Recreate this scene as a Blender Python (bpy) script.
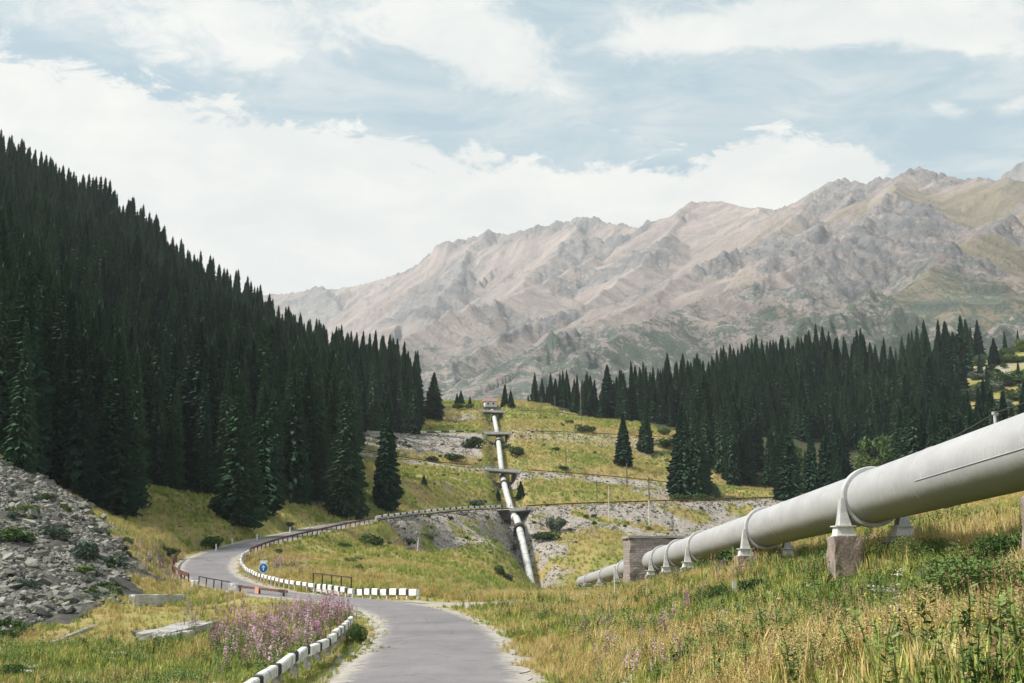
import bpy, math, random
import numpy as np
from mathutils import Vector, Matrix
random.seed(7); RNG = np.random.default_rng(7)
PI = math.pi
# ------------------------------------------------------------------ clean, camera, light
for o in list(bpy.data.objects): bpy.data.objects.remove(o)
SC = bpy.context.scene; COL = SC.collection
W, H, FPX = 1024, 683, 1422.0
PITCH = math.radians(8.74)
cam = bpy.data.cameras.new('camera'); cam.sensor_width = 36; cam.lens = 36 * FPX / W
cam.clip_start = 0.1; cam.clip_end = 20000
camo = bpy.data.objects.new('camera', cam); COL.objects.link(camo)
camo.rotation_euler = (PI / 2 + PITCH, 0, 0); SC.camera = camo
SUN_AZ, SUN_EL = math.radians(-100), math.radians(50)      # azimuth from the view direction, to the left
sund = bpy.data.lights.new('sun', 'SUN'); sund.energy = 4.7; sund.angle = math.radians(7); sund.color = (1, .95, .88)
suno = bpy.data.objects.new('sun', sund); COL.objects.link(suno)
sdir = Vector((math.sin(SUN_AZ) * math.cos(SUN_EL), math.cos(SUN_AZ) * math.cos(SUN_EL), math.sin(SUN_EL)))
suno.rotation_euler = sdir.to_track_quat('Z', 'Y').to_euler()
SC.view_settings.view_transform = 'Standard'; SC.view_settings.look = 'None'
SC.view_settings.exposure = 0.5; SC.view_settings.gamma = 1
SC.cycles.max_bounces = 5; SC.cycles.diffuse_bounces = 2; SC.cycles.glossy_bounces = 2
SC.cycles.transmission_bounces = 2; SC.cycles.volume_bounces = 0; SC.cycles.transparent_max_bounces = 6
SC.cycles.use_denoising = True

class NT:
    """small helper for node trees"""
    def __init__(s, tree): s.t = tree; s.n = tree.nodes; s.l = tree.links
    def new(s, typ, **kw):
        nd = s.n.new(typ)
        for k, v in kw.items(): setattr(nd, k, v)
        return nd
    def set(s, sock, v):
        if isinstance(v, bpy.types.NodeSocket): s.l.new(v, sock)
        elif v is not None: sock.default_value = v
    def math(s, op, a, b=None, c=None, clamp=False):
        nd = s.new('ShaderNodeMath', operation=op); nd.use_clamp = clamp
        s.set(nd.inputs[0], a)
        if b is not None: s.set(nd.inputs[1], b)
        if c is not None: s.set(nd.inputs[2], c)
        return nd.outputs[0]
    def smooth(s, x, lo, hi, a=0.0, b=1.0):
        nd = s.new('ShaderNodeMapRange', interpolation_type='SMOOTHSTEP')
        s.set(nd.inputs[0], x); nd.inputs[1].default_value = lo; nd.inputs[2].default_value = hi
        nd.inputs[3].default_value = a; nd.inputs[4].default_value = b
        return nd.outputs[0]
    def noise(s, vec, scale, detail=4, rough=.55, dist=0.0):
        nd = s.new('ShaderNodeTexNoise'); s.set(nd.inputs['Vector'], vec)
        nd.inputs['Scale'].default_value = scale; nd.inputs['Detail'].default_value = detail
        nd.inputs['Roughness'].default_value = rough; nd.inputs['Distortion'].default_value = dist
        return nd.outputs[0]
    def mapping(s, vec, scale=(1, 1, 1), rot=(0, 0, 0), loc=(0, 0, 0)):
        nd = s.new('ShaderNodeMapping'); s.set(nd.inputs[0], vec)
        nd.inputs['Scale'].default_value = scale; nd.inputs['Rotation'].default_value = rot; nd.inputs['Location'].default_value = loc
        return nd.outputs[0]
    def ramp(s, fac, stops, interp='LINEAR'):
        nd = s.new('ShaderNodeValToRGB'); cr = nd.color_ramp; cr.interpolation = interp
        while len(cr.elements) < len(stops): cr.elements.new(0.5)
        for e, (p, c) in zip(cr.elements, stops):
            e.position = p; e.color = (c[0], c[1], c[2], 1) if not isinstance(c, float) else (c, c, c, 1)
        s.set(nd.inputs[0], fac); return nd.outputs[0]
    def mix(s, fac, a, b, blend='MIX'):
        nd = s.new('ShaderNodeMix', data_type='RGBA', blend_type=blend)
        s.set(nd.inputs[0], fac)
        for i, v in ((6, a), (7, b)):
            if isinstance(v, tuple): v = (v[0], v[1], v[2], 1)
            s.set(nd.inputs[i], v)
        return nd.outputs[2]
    def vor(s, vec, scale, feature='F1', out=0):
        nd = s.new('ShaderNodeTexVoronoi', feature=feature); s.set(nd.inputs['Vector'], vec)
        nd.inputs['Scale'].default_value = scale
        return nd.outputs[out]
    def attr(s, name, out='Fac'):
        nd = s.new('ShaderNodeAttribute', attribute_name=name); return nd.outputs[out]

# world: hazy summer sky with a bank of white cloud
wd = bpy.data.worlds.new('World'); SC.world = wd; wd.use_nodes = True
w = NT(wd.node_tree); w.n.clear()
outw = w.new('ShaderNodeOutputWorld')
sky = w.new('ShaderNodeTexSky', sky_type='NISHITA'); sky.sun_disc = False
sky.sun_elevation = SUN_EL; sky.sun_rotation = SUN_AZ; sky.air_density = 1.0; sky.dust_density = 2.2; sky.ozone_density = 1.2
tc = w.new('ShaderNodeTexCoord'); sp = w.new('ShaderNodeSeparateXYZ'); w.set(sp.inputs[0], tc.outputs['Generated'])
AZ = w.math('ARCTAN2', sp.outputs[0], sp.outputs[1]); EL = w.math('ARCSINE', sp.outputs[2])
cb = w.new('ShaderNodeCombineXYZ'); w.set(cb.inputs[0], AZ); w.set(cb.inputs[1], EL)
pvec = cb.outputs[0]
def SA(px): return (px - 512) / FPX
def SE(py): return math.atan((341.5 - py) / FPX) + PITCH
n1 = w.noise(w.mapping(pvec, (1, 1.6, 1)), 7, 7, .6, .25)
n2 = w.noise(w.mapping(pvec, (1, 2.0, 1), (0, 0, .5), (3, 1, 0)), 22, 8, .68, .5)
n3 = w.noise(w.mapping(pvec, (1, 1.8, 1), (0, 0, -.35), (7, 2, 0)), 3.6, 7, .55, .6)
bstops = [(-60, 70), (60, 76), (150, 104), (220, 124), (300, 120), (380, 128), (450, 150), (520, 160), (600, 158), (700, 146), (780, 150), (850, 160), (890, 185), (960, 235), (1100, 250)]
bnode = w.ramp(w.math('MULTIPLY_ADD', AZ, 1 / .9, .5), [((SA(px)) / .9 + .5, float(SE(py))) for px, py in bstops])
bsep = w.math('ADD', bnode, 0.0)
edge = w.math('ADD', w.math('MULTIPLY', w.math('SUBTRACT', n1, .5), .07), w.math('MULTIPLY', w.math('SUBTRACT', n2, .5), .085))
bank = w.smooth(w.math('SUBTRACT', w.math('ADD', bsep, edge), EL), -.003, .010)
blobs = [(90, 5, 200, 40, 0, .6), (240, 35, 110, 40, .2, .42), (510, 62, 190, 36, .48, .95), (430, 15, 70, 40, .4, .5), (170, 60, 150, 26, .1, .35), (860, 15, 260, 42, 0, 1.0), (700, 44, 85, 18, .05, .8), (880, 52, 150, 22, .1, .5), (1005, 66, 70, 30, .1, .6),
         (570, 18, 45, 26, .3, -.5), (730, 110, 150, 38, 0, -.55), (310, 80, 100, 32, 0, -.12), (480, 118, 55, 16, 0, -.35), (900, 95, 90, 26, 0, -.3), (945, 126, 30, 13, .4, .95), (1012, 131, 26, 11, 0, .95), (870, 112, 30, 8, 0, .5), (180, 88, 90, 18, -.2, .3)]
acc = None
for (cx, cy, rx, ry, ang, amp) in blobs:
    v = w.mapping(pvec, (1, 1, 1), (0, 0, 0), (-SA(cx), -SE(cy), 0))
    v = w.mapping(v, (1, 1, 1), (0, 0, ang))
    v = w.mapping(v, (FPX / rx, FPX / ry, 0))
    ln = w.new('ShaderNodeVectorMath', operation='LENGTH'); w.set(ln.inputs[0], v)
    g = w.math('MULTIPLY', w.math('EXPONENT', w.math('MULTIPLY', w.math('POWER', ln.outputs['Value'], 2.0), -1.0)), amp)
    acc = g if acc is None else w.math('ADD', acc, g)
wn = w.math('ADD', w.math('MULTIPLY', w.math('SUBTRACT', n2, .5), 2.1), w.math('MULTIPLY', w.math('SUBTRACT', n3, .5), 1.6))
wisp = w.smooth(w.math('ADD', acc, wn), .12, .95, 0, .92)
n5 = w.noise(w.mapping(pvec, (1, 3.2, 1), (0, 0, .45), (5, 9, 0)), 9, 8, .66, .8)
wisp2 = w.math('MULTIPLY', w.smooth(w.math('ADD', n5, w.math('MULTIPLY', n3, .35)), .52, .86), .5)
mask = w.math('MAXIMUM', w.math('MAXIMUM', bank, wisp), wisp2)
n4 = w.noise(w.mapping(pvec, (1, 2.2, 1), (0, 0, .2), (11, 5, 0)), 9, 6, .6, .3)
ccol = w.mix(w.smooth(n4, .35, .7), (.62, .632, .61), (.735, .722, .675))
veil = w.new('ShaderNodeBackground'); w.set(veil.inputs[0], (.375, .505, .54, 1)); veil.inputs[1].default_value = .95
bsky = w.new('ShaderNodeBackground'); w.set(bsky.inputs[0], sky.outputs[0]); bsky.inputs[1].default_value = 0.10
thin = w.new('ShaderNodeMixShader'); thin.inputs[0].default_value = .72
w.l.new(bsky.outputs[0], thin.inputs[1]); w.l.new(veil.outputs[0], thin.inputs[2])
bcl = w.new('ShaderNodeBackground'); w.set(bcl.inputs[0], ccol); bcl.inputs[1].default_value = 1.0
ms = w.new('ShaderNodeMixShader'); w.set(ms.inputs[0], mask); w.l.new(thin.outputs[0], ms.inputs[1]); w.l.new(bcl.outputs[0], ms.inputs[2])
w.l.new(ms.outputs[0], outw.inputs[0])

# ------------------------------------------------------------------ projection helpers
ct, st = math.cos(PITCH), math.sin(PITCH)
def P(px, py, d):
    """point seen at pixel (px,py) of the photograph, at horizontal distance d ahead of the camera"""
    u = (px - 512) / FPX; v = (341.5 - py) / FPX; k = d / (ct - v * st)
    return np.array([u * k, d, (st + v * ct) * k])
def XD(px, d): return np.array([(px - 512) / FPX * d, d])
def project(p):
    p = np.asarray(p, float); x, y, z = p[..., 0], p[..., 1], p[..., 2]
    f = y * ct + z * st; up = -y * st + z * ct
    return 512 + FPX * x / f, 341.5 - FPX * up / f

# ------------------------------------------------------------------ numpy noise
def _h(ix, iy, s):
    n = (ix.astype(np.int64) * 374761393 + iy.astype(np.int64) * 668265263 + s * 1442695041) & 0xffffffff
    n = ((n ^ (n >> 13)) * 1274126177) & 0xffffffff
    n = ((n ^ (n >> 16)) * 2246822519) & 0xffffffff
    return ((n ^ (n >> 15)) & 0xffffff) / 16777215.0
def vnoise(x, y, s=0):
    x = np.asarray(x, float); y = np.asarray(y, float)
    ix = np.floor(x); iy = np.floor(y); fx = x - ix; fy = y - iy
    fx = fx * fx * fx * (fx * (fx * 6 - 15) + 10); fy = fy * fy * fy * (fy * (fy * 6 - 15) + 10)
    a = _h(ix, iy, s); b = _h(ix + 1, iy, s); c = _h(ix, iy + 1, s); d = _h(ix + 1, iy + 1, s)
    return (a + (b - a) * fx + (c - a) * fy + (a - b - c + d) * fx * fy) * 2 - 1
def fbm(x, y, o=4, s=0, g=.5):
    r = 0; a = 1; t = 0
    for i in range(o):
        r = r + a * vnoise(x * 2 ** i + i * 17.3, y * 2 ** i - i * 9.1, s + i); t += a; a *= g
    return r / t
def ridged(x, y, o=4, s=0, g=.5):
    r = 0; a = 1; t = 0
    for i in range(o):
        r = r + a * (1 - np.abs(vnoise(x * 2 ** i + i * 11.7, y * 2 ** i + i * 5.3, s + i)) * 2); t += a; a *= g
    return r / t
def sstep(x, a, b):
    t = np.clip((x - a) / (b - a), 0, 1); return t * t * (3 - 2 * t)
def resample(pts, step):
    """Catmull-Rom through 3-D points, resampled at even spacing"""
    p = np.array(pts, float); p = np.vstack([2 * p[0] - p[1], p, 2 * p[-1] - p[-2]]); out = []
    for i in range(1, len(p) - 2):
        for t in np.linspace(0, 1, 24, endpoint=False):
            a, b, c, d = p[i - 1], p[i], p[i + 1], p[i + 2]
            out.append(.5 * (2 * b + (c - a) * t + (2 * a - 5 * b + 4 * c - d) * t * t + (3 * b - a - 3 * c + d) * t ** 3))
    out.append(p[-2]); out = np.array(out)
    L = np.r_[0, np.cumsum(np.linalg.norm(np.diff(out[:, :2], axis=0), axis=1))]
    s = np.arange(0, L[-1], step)
    return np.stack([np.interp(s, L, out[:, k]) for k in range(out.shape[1])], 1)
def inpoly(x, y, poly):
    r = np.zeros(np.shape(x), bool); n = len(poly)
    for i in range(n):
        x1, y1 = poly[i]; x2, y2 = poly[(i + 1) % n]
        c = (y1 > y) != (y2 > y)
        with np.errstate(divide='ignore', invalid='ignore'):
            xi = (x2 - x1) * (y - y1) / (y2 - y1 + 1e-12) + x1
        r ^= c & (x < xi)
    return r

# ------------------------------------------------------------------ the lie of the land
ROAD = resample([(-0.3, -30, -0.9), (-0.3, -10, -1.3), (-.5, 0, -1.62), (-1.4, 18, -2.35), tuple(P(430, 683, 35)), tuple(P(437, 640, 53)), tuple(P(427, 620, 69)), tuple(P(394, 607.5, 81)),
                 tuple(P(345, 599.5, 91)), tuple(P(280, 594, 100)), tuple(P(232, 585, 113)), tuple(P(208, 573, 130)), tuple(P(212, 558.5, 148)),
                 tuple(P(248, 545, 168)), tuple(P(300, 533, 190)), tuple(P(350, 523, 212)), tuple(P(400, 516.5, 236)), tuple(P(450, 512, 260)), tuple(P(500, 509.5, 285)),
                 tuple(P(560, 506.5, 296)), tuple(P(620, 504.5, 304)), tuple(P(700, 502, 314)), tuple(P(800, 499, 326)), tuple(P(960, 494, 345))], 1.0)
ROAD2 = resample([tuple(P(330, 448, 330)), tuple(P(365, 453, 332)), tuple(P(395, 459, 334)), tuple(P(440, 465, 336)), tuple(P(506, 471, 339)), tuple(P(560, 475, 343)), tuple(P(620, 480, 348)), tuple(P(680, 486, 352)), tuple(P(760, 491, 357)), tuple(P(860, 495, 362))], 1.5)
ROAD3 = resample([tuple(P(330, 444, 384)), tuple(P(365, 439, 388)), tuple(P(410, 435, 394)), tuple(P(450, 434, 398)), tuple(P(500, 433.5, 401)), tuple(P(550, 434, 404)), tuple(P(600, 436, 408)), tuple(P(670, 440, 412)), tuple(P(740, 444, 416))], 2)
ROAD4 = resample([tuple(P(425, 409, 452)), tuple(P(455, 409.5, 455)), tuple(P(495, 412, 459)), tuple(P(550, 414, 463)), tuple(P(600, 421, 466)), tuple(P(660, 428, 470))], 2)
ROADS = [(ROAD, 2.45), (ROAD2, 2.4), (ROAD3, 2.4), (ROAD4, 2.4)]
CP = []   # ground control points: pixel where the ground shows and how far away it is
CP += [(600, 683, 31), (700, 683, 24), (850, 683, 17), (1024, 683, 13.5), (1024, 600, 27), (1024, 548, 35), (850, 588, 44), (838, 579, 50.5), (875, 549, 57), (900, 541, 52), (740, 600, 52), (740, 563, 73), (680, 577, 93),
       (640, 588, 114), (600, 592, 105), (560, 599, 94), (530, 604, 86), (600, 640, 50), (560, 622, 68), (680, 640, 40), (800, 640, 30), (900, 620, 30), (940, 590, 38), (640, 612, 68), (700, 610, 55),
       (640, 600, 90), (500, 606, 88), (450, 607, 90), (540, 650, 46), (530, 615, 72), (1024, 640, 20), (930, 650, 22),
       (0, 683, 40), (150, 683, 40), (250, 685, 39), (330, 685, 35), (0, 655, 52), (100, 642, 62), (200, 643, 60), (300, 645, 56), (100, 618, 80), (180, 607, 95), (250, 606, 86), (150, 595, 106), (0, 642, 66), (60, 622, 80),
       (-150, 683, 44), (-150, 640, 66), (-150, 600, 84), (-150, 540, 104),
       (60, 600, 88), (0, 600, 86), (0, 560, 101), (60, 560, 106), (108, 572, 106), (128, 548, 124), (60, 520, 126), (0, 520, 118), (0, 480, 136), (50, 487, 146), (80, 506, 151),
       (150, 522, 160), (185, 502, 188), (132, 560, 120), (170, 545, 148), (250, 517, 192), (300, 507, 215), (340, 513, 225), (200, 550, 152), (190, 590, 108),
       (0, 462, 150), (113, 516, 163), (235, 522, 184), (258, 512, 195), (345, 517, 224), (385, 508, 246), (200, 482, 212), (280, 496, 226), (320, 484, 250), (200, 445, 255), (100, 445, 212), (0, 400, 186), (0, 330, 232),
       (0, 207, 450), (100, 258, 450), (200, 328, 450), (290, 368, 450), (350, 400, 425), (100, 345, 300), (200, 395, 330), (300, 435, 330), (360, 428, 372), (410, 432, 400), (-200, 60, 450), (-200, 330, 200), (-200, 250, 300),
       (0, 240, 640), (200, 360, 640), (400, 425, 600), (-200, 120, 640),
       (270, 577, 134), (300, 562, 150), (330, 547, 182), (380, 532, 226), (350, 572, 136), (400, 588, 112), (370, 590, 104), (320, 585, 112), (420, 594, 98), (400, 562, 170), (450, 577, 152), (480, 562, 190), (500, 542, 240), (440, 536, 242),
       (400, 548, 205), (545, 562, 256), (600, 562, 258), (560, 542, 270), (620, 547, 268), (700, 542, 288), (760, 532, 300), (540, 520, 284), (600, 517, 294),
       (500, 575, 185), (533, 597, 246), (528, 592, 258), (470, 566, 215), (420, 556, 222), (450, 543, 236),
       (420, 497, 262), (450, 482, 300), (560, 497, 308), (620, 492, 318), (680, 494, 326), (430, 471, 322), (560, 456, 368), (620, 462, 374), (540, 446, 382), (420, 446, 366), (440, 421, 432), (560, 422, 440), (450, 413, 448),
       (560, 408, 500), (440, 405, 500), (500, 404, 500), (620, 418, 500), (680, 412, 500),
       (750, 397, 600), (850, 397, 600), (950, 390, 580), (1010, 352, 560), (1024, 420, 450), (800, 440, 430), (900, 440, 430), (720, 466, 376), (650, 468, 385), (860, 480, 345), (780, 495, 322), (690, 493, 330),
       (1100, 330, 560), (1100, 440, 400), (1200, 300, 560), (1250, 480, 300), (970, 365, 560)]
RAW = [(0, -30, -.9), (-6, 0, -1.9), (-14, 0, -2.3), (5, 0, -1.3), (12, 0, 1), (25, 10, 4), (-30, 20, -3), (-6, 18, -2.7), (3, 20, -2.0), (-60, 60, 2), (-14, 20, -3.1), (-25, 40, -3.4),
       (4, 150, -5.2), (3, 200, -6.8), (12.3, 250, -6), (12.3, 190, -3.9), (12.3, 150, -2.8), (-3, 165, -2.2), (25, 50, 1.7), (30, 80, 2.4), (38, 150, 2), (55, 220, 4), (24, 250, -3), (60, 100, 8), (80, 200, 14), (18, 62, .8), (22, 120, .5),
       (0, 560, 44), (-50, 570, 44), (60, 570, 46), (0, 700, 25), (-60, 720, 30), (100, 720, 40), (250, 760, 70), (-300, 760, 160), (-150, 760, 70), (400, 700, 150), (0, 900, 0), (300, 900, 20), (-300, 900, 60)]
ctrl = [P(*c) for c in CP] + [np.array(c, float) for c in RAW]
ctrl += [ROAD[i] for i in range(34, len(ROAD), 12)]
for rd, _ in ROADS[1:]: ctrl += [rd[i] for i in range(0, len(rd), 14)]
ctrl = np.array(ctrl)
def _uv(x, y):
    d = np.hypot(x, y); return 2.2 * np.arctan2(x, y), np.log(d + 6.0)
_cu, _cv = _uv(ctrl[:, 0], ctrl[:, 1]); _cw = ctrl[:, 2] / (np.hypot(ctrl[:, 0], ctrl[:, 1]) + 6)
def _k(r2): return np.where(r2 > 0, r2 * np.log(r2 + 1e-12), 0)
_n = len(ctrl)
A = np.zeros((_n + 3, _n + 3)); A[:_n, :_n] = _k((_cu[:, None] - _cu) ** 2 + (_cv[:, None] - _cv) ** 2) + np.eye(_n) * 2e-3
A[:_n, _n] = A[_n, :_n] = 1; A[:_n, _n + 1] = A[_n + 1, :_n] = _cu; A[:_n, _n + 2] = A[_n + 2, :_n] = _cv
_wt = np.linalg.solve(A, np.r_[_cw, 0, 0, 0])
def zbase(x, y):
    x = np.asarray(x, float); y = np.asarray(y, float); sh = x.shape; x = x.ravel(); y = y.ravel(); out = np.empty(x.size)
    for i in range(0, x.size, 20000):
        u, v = _uv(x[i:i + 20000], y[i:i + 20000])
        out[i:i + 20000] = _k((u[:, None] - _cu) ** 2 + (v[:, None] - _cv) ** 2) @ _wt[:_n] + _wt[_n] + _wt[_n + 1] * u + _wt[_n + 2] * v
    return (out * (np.hypot(x, y) + 6)).reshape(sh)
def roadinfo(x, y, rd, mg=16):
    """distance to a road's centreline and the road height there"""
    x = np.asarray(x, float).ravel(); y = np.asarray(y, float).ravel()
    D = np.full(x.size, 1e9); Z = np.zeros(x.size)
    lo = rd[:, :2].min(0) - mg; hi = rd[:, :2].max(0) + mg
    m = np.where((x > lo[0]) & (x < hi[0]) & (y > lo[1]) & (y < hi[1]))[0]
    a = rd[:-1]; b = rd[1:]; ab = b[:, :2] - a[:, :2]; l2 = (ab ** 2).sum(1)
    for i in range(0, len(m), 20000):
        q = m[i:i + 20000]
        t = np.clip(((x[q, None] - a[:, 0]) * ab[:, 0] + (y[q, None] - a[:, 1]) * ab[:, 1]) / l2, 0, 1)
        dd = np.hypot(a[:, 0] + t * ab[:, 0] - x[q, None], a[:, 1] + t * ab[:, 1] - y[q, None])
        j = dd.argmin(1); r = np.arange(len(q)); D[q] = dd[r, j]
        Z[q] = a[j, 2] + t[r, j] * (b[j, 2] - a[j, 2])
    return D, Z
FPIPE = resample([tuple(P(534, 596, 244)), tuple(P(531.5, 584, 256)), tuple(P(518, 523, 276)), tuple(P(513, 514.5, 286)), tuple(P(503, 478, 339)), tuple(P(498, 438.5, 401)), tuple(P(494, 416.5, 459)), tuple(P(492, 411, 478))], 1.0)
_gz = None
def ground(x, y, fine=True):
    x = np.asarray(x, float); y = np.asarray(y, float); sh = x.shape; x = x.ravel(); y = y.ravel()
    z = zbase(x, y); d = np.hypot(x, y)
    z = z + fbm(x / 26, y / 26, 3, 3) * .95 * sstep(d, 90, 170) * (1 - .3 * sstep(d, 400, 600)) + fbm(x / 9, y / 9, 3, 5) * .34 * sstep(d, 15, 60) + fbm(x / 60, y / 60, 3, 8) * 3 * sstep(d, 420, 560)
    if fine: z = z + fbm(x / 1.6, y / 1.6, 3, 9) * .07 + np.abs(vnoise(x / 3.5, y / 3.5, 21)) * .3 * sstep(d, 110, 160)
    for k, (rd, hw) in enumerate(ROADS):
        D, Z = roadinfo(x, y, rd)
        t = sstep(D, hw + 1.0, hw + (3.4 + 6.6 * sstep(y, 200, 240) if k == 0 else 6.5))
        z = np.where(D < hw + 11, z * t + (Z - .07) * (1 - t), z)
    D, Z = roadinfo(x, y, FPIPE); t = sstep(D, 1.5, 4.6)
    z = np.where((D < 6) & (y > 238), np.minimum(z, z * t + (Z - 1.5) * (1 - t)), z)
    return z.reshape(sh)

def _interp_grid():
    """look-up grid of the ground for placing things"""
    az = np.radians(np.linspace(-44, 44, 700)); dd = np.exp(np.linspace(math.log(2.5), math.log(800), 800))
    A_, D_ = np.meshgrid(az, dd); return az, dd, ground(np.sin(A_) * D_, np.cos(A_) * D_)
_gaz, _gdd, _gzz = _interp_grid()
def gz(x, y):
    x = np.asarray(x, float); y = np.asarray(y, float)
    a = (np.arctan2(x, y) - _gaz[0]) / (_gaz[1] - _gaz[0]); r = (np.log(np.hypot(x, y) + 1e-9) - math.log(2.5)) / (math.log(320) / 799)
    a = np.clip(a, 0, 698.999); r = np.clip(r, 0, 798.999); i = a.astype(int); j = r.astype(int); fa = a - i; fr = r - j
    Z = _gzz
    return Z[j, i] * (1 - fa) * (1 - fr) + Z[j, i + 1] * fa * (1 - fr) + Z[j + 1, i] * (1 - fa) * fr + Z[j + 1, i + 1] * fa * fr
def hit(px, py, dmin=6, dmax=700):
    """where the line of sight through a pixel meets the ground"""
    ds = np.exp(np.linspace(math.log(dmin), math.log(dmax), 1500)); q = np.array([P(px, py, d) for d in ds])
    below = q[:, 2] < gz(q[:, 0], q[:, 1]); i = int(np.argmax(below)) if below.any() else len(ds) - 1
    p = q[i]; return float(p[0]), float(p[1]), float(gz(p[0], p[1]))

# ------------------------------------------------------------------ mesh helpers
def mesh_np(name, verts, faces, mats=(), mi=None, smooth=False):
    """faces: (n,k) int array or list of tuples"""
    me = bpy.data.meshes.new(name); verts = np.asarray(verts, np.float32)
    if isinstance(faces, np.ndarray):
        n, k = faces.shape; me.vertices.add(len(verts)); me.vertices.foreach_set('co', verts.ravel())
        me.loops.add(n * k); me.loops.foreach_set('vertex_index', faces.ravel().astype(np.int32))
        me.polygons.add(n); me.polygons.foreach_set('loop_start', np.arange(0, n * k, k, dtype=np.int32))
        me.update(calc_edges=True)
    else: me.from_pydata([tuple(map(float, v)) for v in verts], [], faces); me.update()
    for m in mats: me.materials.append(m)
    if mi is not None: me.polygons.foreach_set('material_index', np.asarray(mi, np.int32))
    if smooth: me.polygons.foreach_set('use_smooth', np.ones(len(me.polygons), bool))
    return me
def link(name, me, parent=None, loc=None, **props):
    o = bpy.data.objects.new(name, me); COL.objects.link(o)
    if parent is not None: o.parent = parent
    if loc is not None: o.location = tuple(float(c) for c in loc)
    for k, v in props.items(): o[k] = v
    return o
def thing(name, label, cat, loc=(0, 0, 0), rz=0, group=None):
    o = link(name, None, None, loc, label=label, category=cat); o.rotation_euler = (0, 0, rz)
    if group: o['group'] = group
    return o
def tag(o, label, cat, group=None):
    o['label'] = label; o['category'] = cat
    if group: o['group'] = group
    return o
class MB:
    def __init__(s): s.v = []; s.f = []; s.m = []
    def add(s, vs, fs, mi=0):
        b = len(s.v); s.v += [tuple(map(float, v)) for v in vs]; s.f += [tuple(i + b for i in f) for f in fs]; s.m += [mi] * len(fs)
    def box(s, c, size, R=None, mi=0, taper=1.0):
        hx, hy, hz = size[0] / 2, size[1] / 2, size[2] / 2
        vs = [Vector((x * hx * (taper if z > 0 else 1), y * hy * (taper if z > 0 else 1), z * hz)) for z in (-1, 1) for y in (-1, 1) for x in (-1, 1)]
        if R is not None: vs = [R @ v for v in vs]
        s.add([v + Vector(c) for v in vs], [(0, 2, 3, 1), (4, 5, 7, 6), (0, 1, 5, 4), (1, 3, 7, 5), (3, 2, 6, 7), (2, 0, 4, 6)], mi)
    def tube(s, p0, p1, r0, r1=None, n=8, mi=0, caps=True):
        r1 = r0 if r1 is None else r1; p0 = Vector(p0); p1 = Vector(p1); z = (p1 - p0).normalized()
        x = z.orthogonal().normalized(); y = z.cross(x); vs = []
        for p, r in ((p0, r0), (p1, r1)): vs += [p + (x * math.cos(2 * PI * i / n) + y * math.sin(2 * PI * i / n)) * r for i in range(n)]
        fs = [(i, (i + 1) % n, n + (i + 1) % n, n + i) for i in range(n)]
        if caps: fs += [tuple(range(n))[::-1], tuple(range(n, 2 * n))]
        s.add(vs, fs, mi)
    def mesh(s, name, mats, smooth=False):
        return mesh_np(name, s.v, s.f, mats if isinstance(mats, (list, tuple)) else [mats], s.m, smooth)

# ------------------------------------------------------------------ materials
def mat(name, rough=.85, spec=.3, metal=0.0):
    m = bpy.data.materials.new(name); m.use_nodes = True; n = NT(m.node_tree)
    b = m.node_tree.nodes['Principled BSDF']; b.inputs['Roughness'].default_value = rough
    b.inputs['Specular IOR Level'].default_value = spec; b.inputs['Metallic'].default_value = metal
    n.b = b; geo = n.new('ShaderNodeNewGeometry'); n.pos = geo.outputs['Position']; n.nrm = geo.outputs['Normal']
    tco = n.new('ShaderNodeTexCoord'); n.obj = tco.outputs['Object']
    oi = n.new('ShaderNodeObjectInfo'); n.rnd = oi.outputs['Random']
    n.bc = lambda c: n.set(b.inputs['Base Color'], (c[0], c[1], c[2], 1) if isinstance(c, tuple) else c)
    def bump(h, dist, strength=1.0):
        bp = n.new('ShaderNodeBump'); n.set(bp.inputs['Height'], h); bp.inputs['Distance'].default_value = dist; bp.inputs['Strength'].default_value = strength
        n.l.new(bp.outputs[0], b.inputs['Normal'])
    n.bump = bump; n.m = m
    return n
def weathered(name, c0, c1, scale=3.0, rough=.8, spec=.3, metal=0.0, bump=.01, lo=.35, hi=.65, vec='pos', stretch=(1, 1, 1)):
    n = mat(name, rough, spec, metal); v = n.mapping(n.pos if vec == 'pos' else n.obj, stretch)
    a = n.noise(v, scale, 6, .65); b_ = n.noise(v, scale * 7, 4, .6)
    n.bc(n.mix(n.smooth(n.math('ADD', n.math('MULTIPLY', a, .7), n.math('MULTIPLY', b_, .3)), lo, hi), c0, c1))
    if bump: n.bump(b_, bump)
    return n.m
# ---- terrain material: grass, gravel, stones
n = mat('hillside_ground', .95, .15)
big = n.noise(n.pos, .035, 4, .55, .4); mid = n.noise(n.pos, .16, 5, .6); sm = n.noise(n.pos, 1.1, 6, .65); fin = n.noise(n.pos, 6.0, 6, .7)
g = n.math('ADD', n.math('MULTIPLY', big, .45), n.math('ADD', n.math('MULTIPLY', mid, .35), n.math('MULTIPLY', sm, .2)))
grass = n.ramp(g, [(.33, (.11, .15, .045)), (.42, (.19, .215, .06)), (.48, (.29, .265, .085)), (.54, (.37, .285, .115)), (.60, (.30, .20, .12)), (.68, (.36, .28, .19))])
grass = n.mix(n.math('MULTIPLY', n.smooth(sm, .55, .72), .55), grass, (.055, .075, .03))
grass = n.mix(.55, grass, n.mix(fin, grass, (.5, .5, .5), 'OVERLAY'))
grassd = n.mix(n.smooth(fin, .40, .68), grass, n.mix(1.0, grass, (.62, .64, .60), 'MULTIPLY'))
vst = n.vor(n.pos, 1.7, 'F1', 1); vst2 = n.vor(n.pos, 4.5, 'F1', 1)
ssep = n.new('ShaderNodeSeparateColor'); n.set(ssep.inputs[0], vst); ssep2 = n.new('ShaderNodeSeparateColor'); n.set(ssep2.inputs[0], vst2)
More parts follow.
